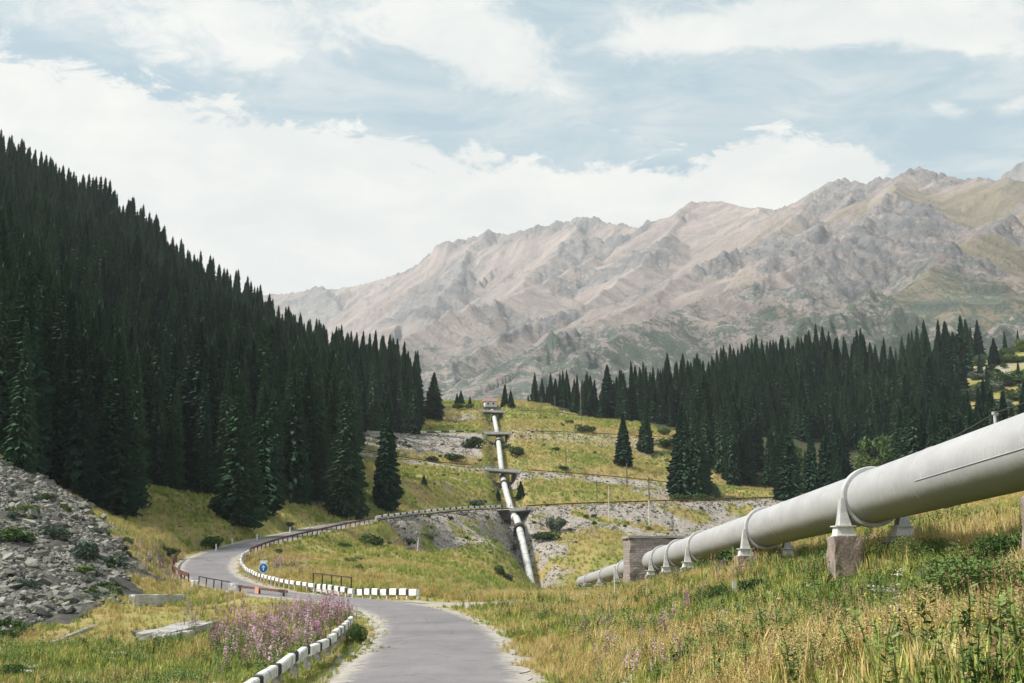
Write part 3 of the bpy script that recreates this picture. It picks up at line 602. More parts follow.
# trees one can tell apart: foot pixel, top pixel (height), label
NAMED = [
    (21, 470, 326, 'broad dark spruce at the left picture edge above the grey boulder field'),
    (41, 467, 345, 'spruce just right of the leftmost one, above the boulder field'),
    (57, 484, 338, 'slim spruce left of the big front trio above the boulders'),
    (74, 497, 336, 'tall dark spruce at the upper rim of the boulder field'),
    (96, 503, 350, 'spruce tucked close behind the left side of the biggest front spruce'),
    (114, 516, 333, 'biggest spruce of the left slope, standing farthest down on the grass'),
    (132, 507, 352, 'spruce leaning on the right side of the biggest front spruce'),
    (155, 466, 326, 'spruce at the top of the grassy clearing, left corner'),
    (197, 481, 322, 'tall spruce at the upper right of the grassy clearing'),
    (211, 487, 345, 'spruce just right of the tall one above the clearing'),
    (238, 524, 374, 'spruce standing alone low on the grass right of the clearing'),
    (262, 514, 386, 'spruce beside the lone low one, slightly uphill'),
    (290, 498, 350, 'tall spruce left of the pair near the hairpin'),
    (306, 499, 362, 'spruce between the hairpin pair and the forest'),
    (333, 492, 358, 'spruce behind the roadside one above the hairpin'),
    (345, 519, 370, 'tall narrow spruce right beside the road above the hairpin'),
    (385, 509, 392, 'slender free-standing spruce on the grass above the white road rail'),
    (434, 420, 372, 'lone spruce on the upper meadow left of the white pipe'),
    (414, 434, 362, 'rightmost spruce of the dark clump left of the lone meadow spruce'),
    (400, 432, 370, 'spruce in the dark clump above the stony bank'),
    (402, 422, 366, 'spruce at the back of the dark clump above the stony bank'),
    (505, 407, 384, 'small spruce on the ridge right of the topmost bridge'),
    (511, 408, 390, 'short spruce just right of the small ridge spruce'),
    (461, 405, 390, 'tiny pointed spruce on the crest left of the small house'),
    (457, 405, 393, 'tiny spruce nearly joined to its taller neighbour on the crest'),
    (624, 467, 414, 'lone spruce on the right meadow beside the thin pole'),
    (646, 453, 402, 'lone spruce uphill of the one beside the thin pole'),
    (683, 497, 405, 'left spruce of the dark group above the curved pipe'),
    (697, 499, 412, 'right spruce of the dark group above the curved pipe'),
    (706, 468, 402, 'spruce behind the dark group above the curved pipe'),
    (722, 474, 408, 'spruce at the left edge of the right forest, lower row'),
    (787, 500, 418, 'broad spruce directly above the near pipe, with pale neighbour'),
    (812, 498, 425, 'spruce just above the near pipe left of the green gap'),
    (826, 492, 420, 'spruce bordering the bright green gap above the pipe'),
    (868, 470, 424, 'spruce standing in the bright green gap above the pipe'),
    (1015, 333, 313, 'left spruce of the tiny pair on the right grassy knoll'),
    (1021, 333, 315, 'right spruce of the tiny pair on the right grassy knoll'),
    (995, 366, 338, 'small spruce standing alone below the right grassy knoll'),
    (424, 486, 474, 'tiny young spruce on the slope below the second road'),
    (521, 500, 481, 'dark young spruce right of the white pipe above its lowest bridge'),
    (498, 501, 488, 'small young spruce left of the white pipe above its lowest bridge'),
    (470, 408, 397, 'tiny spruce by the small house on the crest'),
]
YOUNG = []
def young_mesh(k):
    c, tr = spruce_meshes(50 + k); me_ = c; 
    for v in me_.vertices: v.co.x *= 2.1; v.co.y *= 2.1
    return c, tr
YOUNG = [young_mesh(0), young_mesh(1)]
WIDE = {434: 1.75, 624: 1.65, 646: 1.6, 505: 1.7, 511: 1.8, 461: 1.9, 457: 1.9, 1015: 1.4, 1021: 1.4, 995: 1.9, 683: 1.35, 697: 1.3, 787: 1.35, 868: 1.4, 470: 1.6, 114: 1.4, 74: 1.25, 57: 1.2, 238: 1.2, 197: 1.2, 345: 1.15, 385: .98, 706: 1.3}
TREES = []    # x, y, z, height, width factor, variant, label or None
for (bx, by, ty, lab) in NAMED:
    x, y, z = hit(bx, by); hgt = abs(by - ty) / FPX * y * 1.02
    TREES.append([x, y, z, hgt, WIDE.get(bx, random.uniform(.95, 1.15)), random.randrange(7), lab])
def fill(poly, sp, holes, hmin, hmax, seed, dens=1.0, gap=-.3):
    r = np.random.default_rng(seed); P_ = np.array(poly); out = []
    X, Y = np.meshgrid(np.arange(P_[:, 0].min(), P_[:, 0].max(), sp), np.arange(P_[:, 1].min(), P_[:, 1].max(), sp))
    X = (X + r.uniform(-.45, .45, X.shape) * sp).ravel(); Y = (Y + r.uniform(-.45, .45, Y.shape) * sp).ravel()
    m = inpoly(X, Y, poly) & (np.abs(X / Y) < .44)
    for h in holes: m &= ~inpoly(X + 9 * fbm(X / 18, Y / 18, 2, 88), Y + 14 * fbm(X / 18, Y / 18, 2, 89), h)
    m &= (fbm(X / 26, Y / 26, 3, seed) > gap) | ((512 + FPX * X / Y < 618) & (X > -20))
    m &= r.random(X.size) < dens
    for rd, hw in ROADS: m &= roadinfo(X, Y, rd)[0] > 5
    X = X[m]; Y = Y[m]; Z = gz(X, Y); hh = (r.uniform(hmin, hmax, X.size) * (1 + .3 * fbm(X / 34, Y / 40, 2, seed + 3))) * np.where(r.random(X.size) < .3, r.uniform(.45, .85, X.size), 1)
    return [[float(a), float(b), float(c), float(d), float(e), int(f), None] for a, b, c, d, e, f in zip(X, Y, Z, hh, r.uniform(.8, 1.3, X.size), r.integers(0, 7, X.size))]
nm = np.array([t[:2] for t in TREES])
def keep(l, r=2.4): return [t for t in l if np.min(np.hypot(nm[:, 0] - t[0], nm[:, 1] - t[1])) > r]
LT = keep(fill(LF, 3.9, [], 15, 22, 11, 1.0, -.45), 2.0); RT = keep(fill(RF, 5.2, HOLES, 15, 24, 12, 1.0, -.13))
for t in RT:
    q_ = 512 + FPX * t[0] / t[1]; t[3] *= .62 + .38 * float(sstep(np.array(q_), 545, 660)); t[4] *= 1.15 + .25 * (q_ < 620)
HT = fill(HOLES[0], 9, [], 8, 14, 15, .32)
for t in LT:
    if t[1] > 300: t[3] *= 1.12; t[4] *= .8
    t.append('L')
for t in RT + HT: t.append('R')
for t in TREES: t.append('N')
ALL = TREES + LT + RT + HT
# how much of each tree shows: paint them near to far into a coarse picture
ALL.sort(key=lambda t: t[1])
buf = np.zeros((int(H * 1.5), int(W * 1.5)), bool)
for t in ALL:
    (bx, by), (tx, ty) = [(float(a), float(b)) for a, b in (project((t[0], t[1], t[2])), project((t[0], t[1], t[2] + t[3])))]
    hw_ = t[3] * .115 / t[1] * FPX; cnt = 0
    y0, y1 = int(ty * 1.5), int(by * 1.5)
    for yy in range(max(0, y0), min(buf.shape[0], y1 + 1)):
        f = (yy - y0) / max(1, y1 - y0); wv = hw_ * 1.5 * min(1, f * 1.15) ** .8 + .3
        a = int(max(0, tx * 1.5 - wv)); b = int(min(buf.shape[1], tx * 1.5 + wv + 1))
        if b > a: cnt += int((~buf[yy, a:b]).sum()); buf[yy, a:b] = True
    t.append(cnt / 2.25)
named = [t for t in ALL if t[6]]
rest = sorted([t for t in ALL if not t[6]], key=lambda t: -t[8]); SINGLE = rest[:300 - len(named)]; MASS = [t for t in rest[300 - len(named):]]
print('TREES', len(ALL), 'smallest single', SINGLE[-1][8], 'mass visible', sum(t[8] > 3 for t in MASS))
def put_tree(t, young=False):
    x, y, z, hgt, wf, k, lab = t[:7]
    c, tr = YOUNG[k % 2] if young else SP[k]
    root = thing('spruce_tree', lab, 'spruce', (x, y, z - .15), random.uniform(0, 6.28)); root.rotation_euler = (random.gauss(0, .014), random.gauss(0, .014), root.rotation_euler.z); s = (hgt * wf, hgt * wf, hgt)
    for nm_, me_ in (('crown', c), ('trunk', tr)):
        o = link(nm_, me_, root); o.scale = s
    return root
for t in named: put_tree(t, 'young' in t[6])
def region(t):
    px, py = project((t[0], t[1], t[2] + t[3] * .6)); px = float(px); py = float(py); top = float(project((t[0], t[1], t[2] + t[3]))[1])
    if t[7] == 'L':
        if t[1] > 330 and py < 205 + (px / 290) * 190: return ('spire-topped spruce along the skyline of the left forest slope', 'spruces on the skyline of the left slope')
        if t[1] < 215: return ('tall dark spruce in the front rows of the left forest, above the grass', 'spruces in the front rows of the left forest')
        if px > 300: return ('dark spruce in the tapering right end of the left forest', 'spruces at the right end of the left forest')
        return ('dark spruce in the thick of the left forest slope', 'spruces within the left forest')
    if px > 940: return ('spruce on the rocky far right slope under the grassy knoll', 'spruces on the far right slope')
    if t[1] > 480: return ('spruce along the top edge of the right forest against the mountains', 'spruces along the top of the right forest')
    if px < 700: return ('spruce at the left end of the right forest beside the terraces', 'spruces at the left end of the right forest')
    return ('dark spruce in the lower rows of the right forest above the big pipe', 'spruces in the lower right forest')
ORD = 'first second third fourth fifth sixth seventh eighth ninth tenth eleventh twelfth thirteenth fourteenth fifteenth sixteenth seventeenth eighteenth nineteenth twentieth'.split()
TY = 'fiftieth fifty sixtieth sixty seventieth seventy eightieth eighty ninetieth ninety'.split()
ORD += ['twenty-' + q for q in ORD[:9]] + ['thirtieth'] + ['thirty-' + q for q in ORD[:9]] + ['fortieth'] + ['forty-' + q for q in ORD[:9]]
for a_, b_ in zip(TY[::2], TY[1::2]): ORD += [a_] + [b_ + '-' + q for q in ORD[:9]]
byg = {}
for t in SINGLE: lab, grp = region(t); byg.setdefault(grp, []).append((float(project((t[0], t[1], t[2] + t[3]))[0]), lab, t))
SHORT = {'spruces within the left forest': '%s clearly visible spruce from the left in the thick of the left forest', 'spruces in the lower right forest': '%s clearly visible spruce from the left in the lower right forest', 'spruces on the skyline of the left slope': '%s spruce from the left along the skyline of the left forest slope', 'spruces in the front rows of the left forest': '%s tree top from the left in the front rows of the left forest',
         'spruces at the right end of the left forest': '%s spruce from the left in the tapering end of the left forest', 'spruces along the top of the right forest': '%s spruce from the left along the top edge of the right forest',
         'spruces at the left end of the right forest': '%s spruce from the left at the terrace end of the right forest', 'spruces on the far right slope': '%s spruce from the left on the rocky far right slope'}
for grp, l in byg.items():
    l.sort(key=lambda q: q[0])
    for i, (px_t, lab, t) in enumerate(l):
        if grp in SHORT and i < len(ORD) and len(l) <= 99: lab = SHORT[grp] % ORD[i]
        t[6] = lab; put_tree(t)['group'] = grp
if MASS:
    o = scatter('spruce_forest', [(t[0], t[1], t[2] - .15) for t in MASS], SPW, [t[3] for t in MASS], tilt=.012, seed=5)
    o['label'] = 'thick mass of dark spruces covering both valley sides'
# ------------------------------------------------------------------ materials for built things
M_PIPE = None
n = mat('grey_pipe_paint', .55, .35)
a = n.noise(n.mapping(n.pos, (1, .35, 1)), 1.1, 6, .6); b2 = n.noise(n.pos, 9, 5, .65); st_ = n.noise(n.mapping(n.pos, (1.2, 2.2, .14)), 5, 4, .6)
c = n.ramp(n.math('ADD', n.math('MULTIPLY', a, .5), n.math('ADD', n.math('MULTIPLY', b2, .2), n.math('MULTIPLY', st_, .3))), [(.3, (.275, .275, .282)), (.5, (.36, .36, .366)), (.7, (.44, .44, .442))])
c = n.mix(n.math('MULTIPLY', n.smooth(st_, .58, .78), .35), c, (.27, .25, .21))
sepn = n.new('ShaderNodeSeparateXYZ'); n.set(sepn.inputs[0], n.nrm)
shade_grime = n.smooth(n.math('ADD', n.math('MULTIPLY', sepn.outputs[2], -1.0), n.math('MULTIPLY', n.math('SUBTRACT', n.math('ADD', n.math('MULTIPLY', a, .6), n.math('MULTIPLY', b2, .4)), .5), .9)), .30, .75)
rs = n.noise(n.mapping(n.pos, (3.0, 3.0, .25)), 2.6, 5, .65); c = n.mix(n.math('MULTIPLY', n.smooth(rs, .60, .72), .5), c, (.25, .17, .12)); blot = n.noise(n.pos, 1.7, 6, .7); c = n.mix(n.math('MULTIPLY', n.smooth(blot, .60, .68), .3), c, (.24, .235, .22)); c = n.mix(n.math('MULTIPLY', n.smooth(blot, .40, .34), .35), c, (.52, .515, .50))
c = n.mix(n.math('MULTIPLY', shade_grime, .8), c, (.13, .13, .075))      # underside shade painted into the colour, mixed with olive grime
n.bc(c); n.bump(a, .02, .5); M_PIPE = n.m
M_PIPE2 = weathered('pale_pipe_paint', (.40, .40, .37), (.62, .62, .58), .9, .55, .35)
M_RING = weathered('ring_grey_paint', (.36, .36, .355), (.52, .52, .51), 2.2, .55, .35)
M_DARK = weathered('dark_steel', (.02, .02, .02), (.05, .045, .04), 4, .6, .4)
M_FOOT = weathered('white_foot_paint', (.55, .55, .54), (.72, .72, .70), 5, .6)
M_RUST = weathered('rusty_steel', (.075, .038, .028), (.19, .088, .06), 3, .85)
M_CONC = weathered('pale_concrete', (.36, .34, .31), (.56, .54, .50), 1.6, .9, bump=.03)
M_CONCG = weathered('grey_concrete', (.24, .23, .22), (.42, .40, .38), 1.2, .9, bump=.03)
M_WHITE = weathered('whitewash', (.36, .345, .31), (.76, .75, .71), 3.0, .9, bump=.03, lo=.36, hi=.52)
M_BLACK = weathered('black_paint', (.012, .012, .013), (.05, .048, .045), 5, .8)
M_WOOD = weathered('pole_wood', (.10, .085, .07), (.19, .165, .135), 3, .9)
M_PWHITE = weathered('whitened_pole', (.45, .43, .36), (.66, .64, .55), 3, .85)
M_PIER = weathered('reddish_concrete', (.17, .14, .12), (.36, .29, .245), 1.6, .9, bump=.04)
M_ORANGE = weathered('orange_plate', (.50, .22, .15), (.62, .31, .22), 3, .7)
M_ROCK = None
n = mat('rock', .95, .15)
a = n.noise(n.pos, 1.2, 5, .65); b2 = n.noise(n.obj, 3.5, 5, .7)
f = n.math('ADD', n.math('MULTIPLY', n.rnd, .45), n.math('ADD', n.math('MULTIPLY', a, .2), n.math('MULTIPLY', b2, .35)))
n.bc(n.ramp(f, [(.15, (.06, .058, .05)), (.45, (.17, .163, .142)), (.85, (.38, .365, .32))])); n.bump(b2, .15, .8); M_ROCK = n.m
n = mat('coursed_block_stone', .92, .2)
br = n.new('ShaderNodeTexBrick'); n.set(br.inputs['Vector'], n.mapping(n.obj, (1, 1, 1), (PI / 2, 0, 0)))
br.inputs['Color1'].default_value = (.20, .175, .16, 1); br.inputs['Color2'].default_value = (.31, .265, .24, 1); br.inputs['Mortar'].default_value = (.17, .145, .135, 1)
br.inputs['Scale'].default_value = 1.0; br.inputs['Mortar Size'].default_value = .03; br.inputs['Brick Width'].default_value = .55; br.inputs['Row Height'].default_value = .21; br.inputs['Bias'].default_value = .1
n.bc(n.mix(n.smooth(n.noise(n.pos, 2.2, 5, .7), .35, .7), br.outputs[0], n.mix(.5, br.outputs[0], (.40, .34, .31)))); n.bump(n.noise(n.pos, 5, 4), .05)
M_BLOCK = n.m

def frame_of(t):
    """rotation whose Y axis is the direction t, Z up"""
    y = Vector(t).normalized(); x = y.cross(Vector((0, 0, 1))).normalized(); z = x.cross(y)
    return Matrix((x, y, z)).transposed()
def tube_along(pts, r, n=32, caps=False):
    m = MB(); pts = [Vector(p) for p in pts]; k = len(pts); rings = []
    for i, p in enumerate(pts):
        t = (pts[min(i + 1, k - 1)] - pts[max(i - 1, 0)]); R = frame_of(t); rr = r[i] if isinstance(r, (list, tuple)) else r
        rings.append([p + R @ Vector((math.cos(2 * PI * j / n) * rr, 0, math.sin(2 * PI * j / n) * rr)) for j in range(n)])
    vs = [v for q in rings for v in q]; fs = [(i * n + j, i * n + (j + 1) % n, (i + 1) * n + (j + 1) % n, (i + 1) * n + j) for i in range(k - 1) for j in range(n)]
    if caps: fs += [tuple(range(n)), tuple(range((k - 1) * n, k * n))[::-1]]
    m.add(vs, fs); return m

# ------------------------------------------------------------------ the big near pipe
PA = Vector(P(1022, 453, 34.8)); PB = Vector(P(578, 583, 265)); PDIR = (PB - PA).normalized()
def pipe_at(y): return PA + (PB - PA) * ((y - PA.y) / (PB.y - PA.y))
big = thing('pipeline', 'huge grey steel pipe running down the right bank on ring supports', 'pipeline', pipe_at(30))
base = Vector(big.location)
joints = [12, 21, 30.3, 41.5, 49.5, 64.3, 70.3, 88.5, 93.2, 106, 117.5, 141, 155, 170, 186, 204, 224, 246, 272]
RP_ = .9
for i in range(len(joints) - 1):
    a, b = pipe_at(joints[i]), pipe_at(joints[i + 1])
    m = tube_along([a - base + PDIR * .012, b - base - PDIR * .012], RP_ * random.uniform(.997, 1.003), 48)
    link('pipe_section', m.mesh('pipe_section', M_PIPE, True), big)
    m = tube_along([b - base - PDIR * .05, b - base - PDIR * .04, b - base + PDIR * .04, b - base + PDIR * .05], [RP_ - .004, RP_ + .016, RP_ + .016, RP_ - .004], 48)
    link('weld_band', m.mesh('weld_band', M_PIPE, True), big)
RPF = frame_of(PDIR); nearside = RPF @ Vector((-1, 0, 0))
if nearside.x > 0: nearside = -nearside
upv = RPF @ Vector((0, 0, 1))
def ring_support(y):
    c = pipe_at(y) - base; R = RPF; m = MB(); N = 48
    prof = [(-.19, RP_ + .01), (-.19, RP_ + .12), (-.16, RP_ + .15), (.16, RP_ + .15), (.19, RP_ + .12), (.19, RP_ + .01)]
    vs = []
    for j in range(N):
        a = 2 * PI * j / N
        vs += [c + R @ Vector((math.cos(a) * r, o, math.sin(a) * r)) for o, r in prof]
    k = len(prof); m.add(vs, [(j * k + i, j * k + i + 1, ((j + 1) % N) * k + i + 1, ((j + 1) % N) * k + i) for j in range(N) for i in range(k - 1)])
    ring = link('support_ring', m.mesh('support_ring', M_RING, False), big)
    for s in (-1, 1):
        # splayed plate leg from the pipe's flank down to its foot
        m = MB(); top, bot = -.05, -1.02
        vs = []
        for z, x0, x1, hy in ((top, RP_ + .10, RP_ + .20, .20), (-.55, RP_ + .02, RP_ + .26, .26), (bot, RP_ - .10, RP_ + .32, .36)):
            for xx in (x0, x1):
                for yy in (-hy, hy): vs.append(c + nearside * (xx * s) + Vector((0, 0, z)) + PDIR * yy)
        f = []
        for q in range(2):
            b = q * 4
            for (i, j) in ((0, 1), (1, 3), (3, 2), (2, 0)): f.append((b + i, b + j, b + 4 + j, b + 4 + i))
        m.add(vs, f + [(0, 1, 3, 2), (8, 9, 11, 10)])
        lg = link('support_leg', m.mesh('support_leg', M_RING), ring)
        for q in (-.3, .3):     # stiffener ribs on the leg
            pass
        m = MB(); p = c + nearside * ((RP_ + .12) * s) + Vector((0, 0, bot - .15))
        Ry = frame_of(Vector((PDIR.x, PDIR.y, 0)))
        m.box(p, (.62, .84, .30), Ry, 0, .88); m.box(p + Vector((0, 0, .165)), (.70, .92, .035), Ry); m.box(p - Vector((0, 0, .165)), (.70, .92, .035), Ry)
        link('foot', m.mesh('foot', M_FOOT), ring)
    return c
def rough_block(name, size, material, chips=.03, cuts=4, seed=0, parent=None, loc=None, rz=0, **pr):
    """a cast block with slightly worn, chipped faces"""
    r = np.random.default_rng(seed); n_ = cuts; V = {}; vs = []; fs = []
    def vid(i, j, k):
        if (i, j, k) not in V:
            p = np.array([i, j, k]) / n_ - .5; p = p * size; e = sum(q in (0, n_) for q in (i, j, k))
            p = p + r.normal(0, chips * (.35 if e < 2 else 1), 3) - np.sign(p) * (chips * .6 if e >= 2 else 0); V[(i, j, k)] = len(vs); vs.append(p)
        return V[(i, j, k)]
    for i in range(n_):
        for j in range(n_):
            for a, flip in ((0, 0), (n_, 1)):
                for q in ((lambda x, y: (a, x, y)), (lambda x, y: (x, a, y)), (lambda x, y: (x, y, a))):
                    fs.append(tuple(vid(*q(*c)) for c in ((i, j), (i + 1, j), (i + 1, j + 1), (i, j + 1))))
    me = mesh_np(name, vs, fs, [material]); bm_fix(me)
    return link(name, me, parent, loc, **pr)
import bmesh
def bm_fix(me):
    b = bmesh.new(); b.from_mesh(me); bmesh.ops.recalc_face_normals(b, faces=b.faces); b.to_mesh(me); b.free()
PIERN = {30.3: 'pier at the right picture edge', 49.5: 'pier', 70.3: '', 93.2: '', 106: '', 117.5: ''}
piers = {30.3: ('reddish concrete pier under the pipe at the right picture edge', 'grey pier on the far side of the pipe at the right picture edge'),
         49.5: ('reddish concrete pier under the nearest ring foot of the big pipe', 'dark pier carrying the far white foot of the nearest ring'),
         70.3: ('low pier under the second ring foot, half hidden by weeds', 'far side pier under the second ring, hidden in weeds'),
         93.2: ('low pier under the third ring foot beside pink flowers', 'far side pier under the third ring'),
         106: ('small pier under the fourth ring foot in front of the stone block', 'far side pier under the fourth ring'),
         117.5: ('small pier under the ring foot nearest the stone anchor block', 'far side pier under the ring nearest the anchor block')}
for y in (30.3, 49.5, 70.3, 93.2, 106, 117.5, 155, 186, 224):
    c = ring_support(y) + base
    if y not in piers: continue
    for s, lab in zip((1, -1), piers[y]):
        p = c + nearside * ((RP_ + .12) * s); top = p.z - 1.02 - .335; gzz = float(gz(p.x, p.y)) - .5
        if top - gzz < .3: gzz = top - .6
        o = rough_block('concrete_pier', np.array([.98, 1.3, top - gzz]), M_PIER if s > 0 else M_CONCG, .018, 6, int(y) + s, loc=(p.x + (.06 if s > 0 else 0), p.y + .15, (top + gzz) / 2))
        tag(o, lab, 'pier')
# long weld seam, hand cable and its posts on the crown of the pipe
m = tube_along([pipe_at(y) - base + nearside * (RP_ * .985) + upv * (-.16 - RP_ * .0) for y in (16, 25, 34, 41)], .018, 6); link('weld_seam', m.mesh('weld_seam', M_PIPE, True), big)
farside = -nearside
def crown_pt(y, h, off=.25): return pipe_at(y) - base + upv * (RP_ * .97 + h) + farside * off
for y in (24, 37.3):
    m = MB(); m.tube(crown_pt(y, -.1), crown_pt(y, .42), .045, .04, 8); m.box(crown_pt(y, .44), (.12, .12, .07)); link('cable_post', m.mesh('cable_post', M_RING), big)
m = MB(); m.tube(crown_pt(39.6, -.03), crown_pt(39.6, .07), .07, .05, 8); link('cable_clip', m.mesh('cable_clip', M_FOOT), big)
def cable(pts, r=.012, name='hand_cable', parent=None, material=None, sag=.0):
    P2 = []
    for a, b in zip(pts[:-1], pts[1:]):
        a = Vector(a); b = Vector(b)
        for q in range(10):
            t = q / 10; P2.append(a.lerp(b, t) - Vector((0, 0, sag * 4 * t * (1 - t))))
    P2.append(Vector(pts[-1])); return link(name, tube_along(P2, r, 5).mesh(name, material or M_DARK), parent)
cable([crown_pt(14, .6), crown_pt(24, .42), crown_pt(37.3, .44), crown_pt(46.5, .0)], .018, parent=big, sag=.05)
cable([crown_pt(14, .12), crown_pt(24, .10), crown_pt(37.3, .12), crown_pt(39.6, .06), crown_pt(43, -.02)], .014, parent=big, sag=.03)
# stone anchor block the pipe passes through
bl = thing('anchor_block', 'coursed stone anchor block that the big pipe passes through', 'anchor block', (13.2, 130.3, 0.0))
o = link('block_body', None, bl) if False else None
o = rough_block('masonry', np.array([5.7, 7.5, 5.0]), M_BLOCK, .05, 8, 5, parent=bl, loc=(0, 0, -.6))
o = rough_block('coping', np.array([5.95, 7.8, .22]), M_CONCG, .02, 6, 6, parent=bl, loc=(0, 0, 2.02))
# ------------------------------------------------------------------ the far pipe climbing the terraces
fp = thing('pipeline', 'pale pipe climbing straight up the terraced hillside under four bridges', 'pipeline', FPIPE[0])
fb = Vector(FPIPE[0]); i = 0
while i < len(FPIPE) - 2:
    j = min(i + 7, len(FPIPE) - 1); seg = [Vector(q) - fb for q in FPIPE[i:j + 1]]
    link('pipe_section', tube_along(seg, .66 * random.uniform(.99, 1.01), 20).mesh('pipe_section', M_PIPE2, True), fp)
    t = (Vector(FPIPE[j]) - Vector(FPIPE[j - 1])).normalized(); e = Vector(FPIPE[j]) - fb
    link('joint_band', tube_along([e - t * .12, e - t * .1, e + t * .1, e + t * .12], [.66, .71, .71, .66], 20).mesh('joint_band', M_RING, True), fp)
    if i % 14 == 0 and FPIPE[j][1] > 262:
        m = MB(); g_ = float(gz(*FPIPE[j][:2])) - .4; m.box((e.x, e.y, (e.z - .5 + g_ - fb.z) / 2), (1.7, .6, max(.3, e.z - .5 - g_ + fb.z)))
        link('saddle', m.mesh('saddle', M_CONCG), fp)
    i = j
for yy in (273.5, 330, 394):
    k = int(np.argmin(abs(FPIPE[:, 1] - yy))); e = Vector(FPIPE[k]) - fb; t = (Vector(FPIPE[k + 1]) - Vector(FPIPE[k])).normalized()
    link('collar', tube_along([e - t * .5, e - t * .48, e + t * .48, e + t * .5], [.66, 1.02, 1.02, .66], 20).mesh('collar', M_DARK, True), fp)
    m = MB(); 
    for s in (-1, 1): m.box(e + Vector((s * .95, 0, -.7)), (.35, .9, 1.5))
    link('saddle', m.mesh('saddle', M_DARK), fp)
# ------------------------------------------------------------------ bridges carrying the terrace roads over the far pipe
def bridge(rd, hl, lab, wide=2.7):
    D = np.hypot(rd[:, 0][:, None] - FPIPE[:, 0], rd[:, 1][:, None] - FPIPE[:, 1]); i = int(np.argmin(D.min(1)))
    p = Vector(rd[i]); t = Vector(rd[min(i + 3, len(rd) - 1)] - rd[max(i - 3, 0)]); t.normalize(); R = frame_of(t)
    root = thing('road_bridge', lab, 'bridge', p)
    m = MB(); m.box((0, 0, -.30), (2 * wide, 2 * hl, .50), R); link('deck', m.mesh('deck', M_CONCG), root)
    for s in (-1, 1):
        m = MB(); m.box(R @ Vector((s * (wide + .13), 0, -.06)), (.24, 2 * hl + .5, .62), R); link('edge_beam', m.mesh('edge_beam', M_WHITE), root)
        m = MB(); x = s * (wide + .12)
        for z in (.62, 1.0): m.box(R @ Vector((x, 0, z)), (.06, 2 * hl, .06), R)
        for q in np.linspace(-hl + .1, hl - .1, 5): m.box(R @ Vector((x, float(q), .62)), (.08, .08, .8), R)
        link('railing', m.mesh('railing', M_RING), root)
        m = MB(); m.box(R @ Vector((0, s * (hl - .35), -1.3)), (2 * wide + .3, .6, 1.5), R, 0); link('abutment', m.mesh('abutment', M_CONCG), root)
    return root
bridge(ROAD, 3.7, 'lowest small concrete road bridge over the white pipe')
bridge(ROAD2, 4.0, 'second lowest concrete road bridge over the white pipe')
bridge(ROAD3, 3.7, 'third small bridge up, on the road above the stony bank')
bridge(ROAD4, 3.9, 'topmost small bridge over the pipe below the white house')

# ------------------------------------------------------------------ road rails
def tang(rd, i):
    t = rd[min(i + 1, len(rd) - 1)] - rd[max(i - 1, 0)]; t = t[:2] / np.linalg.norm(t[:2]); return t
def near_i(rd, p): return int(np.argmin(np.hypot(rd[:, 0] - p[0], rd[:, 1] - p[1])))
def offset_line(rd, i0, i1, off):
    out = []
    for i in range(min(i0, i1), max(i0, i1) + 1):
        t = tang(rd, i); out.append((rd[i][0] + t[1] * off, rd[i][1] - t[0] * off, rd[i][2]))
    return np.array(out)
BEAMS = {}
def panel_mesh(L, h, th, band, key):
    """one whitewashed beam with a black band at one end"""
    k = (round(L, 2), h, band)
    if k in BEAMS: return BEAMS[k]
    m = MB(); e = .035
    for y0, y1, mi in ((-L / 2, L / 2 - band, 0), (L / 2 - band, L / 2, 1)):
        vs = []
        for y in (y0, y1): vs += [(x, y, z) for x, z in ((-th / 2, -h / 2), (th / 2, -h / 2), (th / 2, h / 2 - e), (th / 2 - e, h / 2), (-th / 2 + e, h / 2), (-th / 2, h / 2 - e))]
        m.add(vs, [(i, (i + 1) % 6, 6 + (i + 1) % 6, 6 + i) for i in range(6)] + [tuple(range(6))[::-1], tuple(range(6, 12))], mi)
    BEAMS[k] = m.mesh('rail_beam', [M_WHITE, M_BLACK]); bm_fix(BEAMS[k]); return BEAMS[k]
POSTM = {}
def box_mesh(size, material, name):
    k = (size, material.name)
    if k not in POSTM:
        m = MB(); m.box((0, 0, 0), size, taper=.94); POSTM[k] = m.mesh(name, material)
    return POSTM[k]
def white_rail(line, L, lab, h=.32, th=.2, zc=.55, band=.6, jit=.02, post=True, group=None, pmat=None):
    line = np.array(line); s = np.r_[0, np.cumsum(np.linalg.norm(np.diff(line[:, :2], axis=0), axis=1))]
    root = thing('road_rail', lab, 'guardrail', line[0], 0, group); n_ = int(s[-1] / L); b0 = Vector(line[0])
    me = panel_mesh(L - .03, h, th, band, 0); pm = box_mesh((.20 if pmat is not M_PWHITE else .12, .20 if pmat is not M_PWHITE else .12, zc + .45), pmat or M_WHITE, 'rail_post')
    at_ = lambda q: Vector([float(np.interp(q, s, line[:, k])) for k in range(3)])
    for i in range(n_):
        a, b = at_(i * L), at_((i + 1) * L); R = frame_of(b - a); j = Vector((random.gauss(0, jit), random.gauss(0, jit), random.gauss(0, jit)))
        o = link('rail_beam', me, root, (a + b) / 2 - b0 + Vector((0, 0, zc)) + j); o.rotation_euler = (R @ Matrix.Rotation(random.gauss(0, .022), 3, 'X')).to_euler()
        if post: 
            t = (b - a).normalized(); sd = Vector((t.y, -t.x, 0))
            o = link('rail_post', pm, root, a - b0 + sd * .0 + Vector((0, 0, (zc - h / 2 - .45) / 2))); o.scale = (1, 1, max(.2, (zc - h / 2 + .43) / (zc + .45))); o.rotation_euler = R.to_euler()
    return root
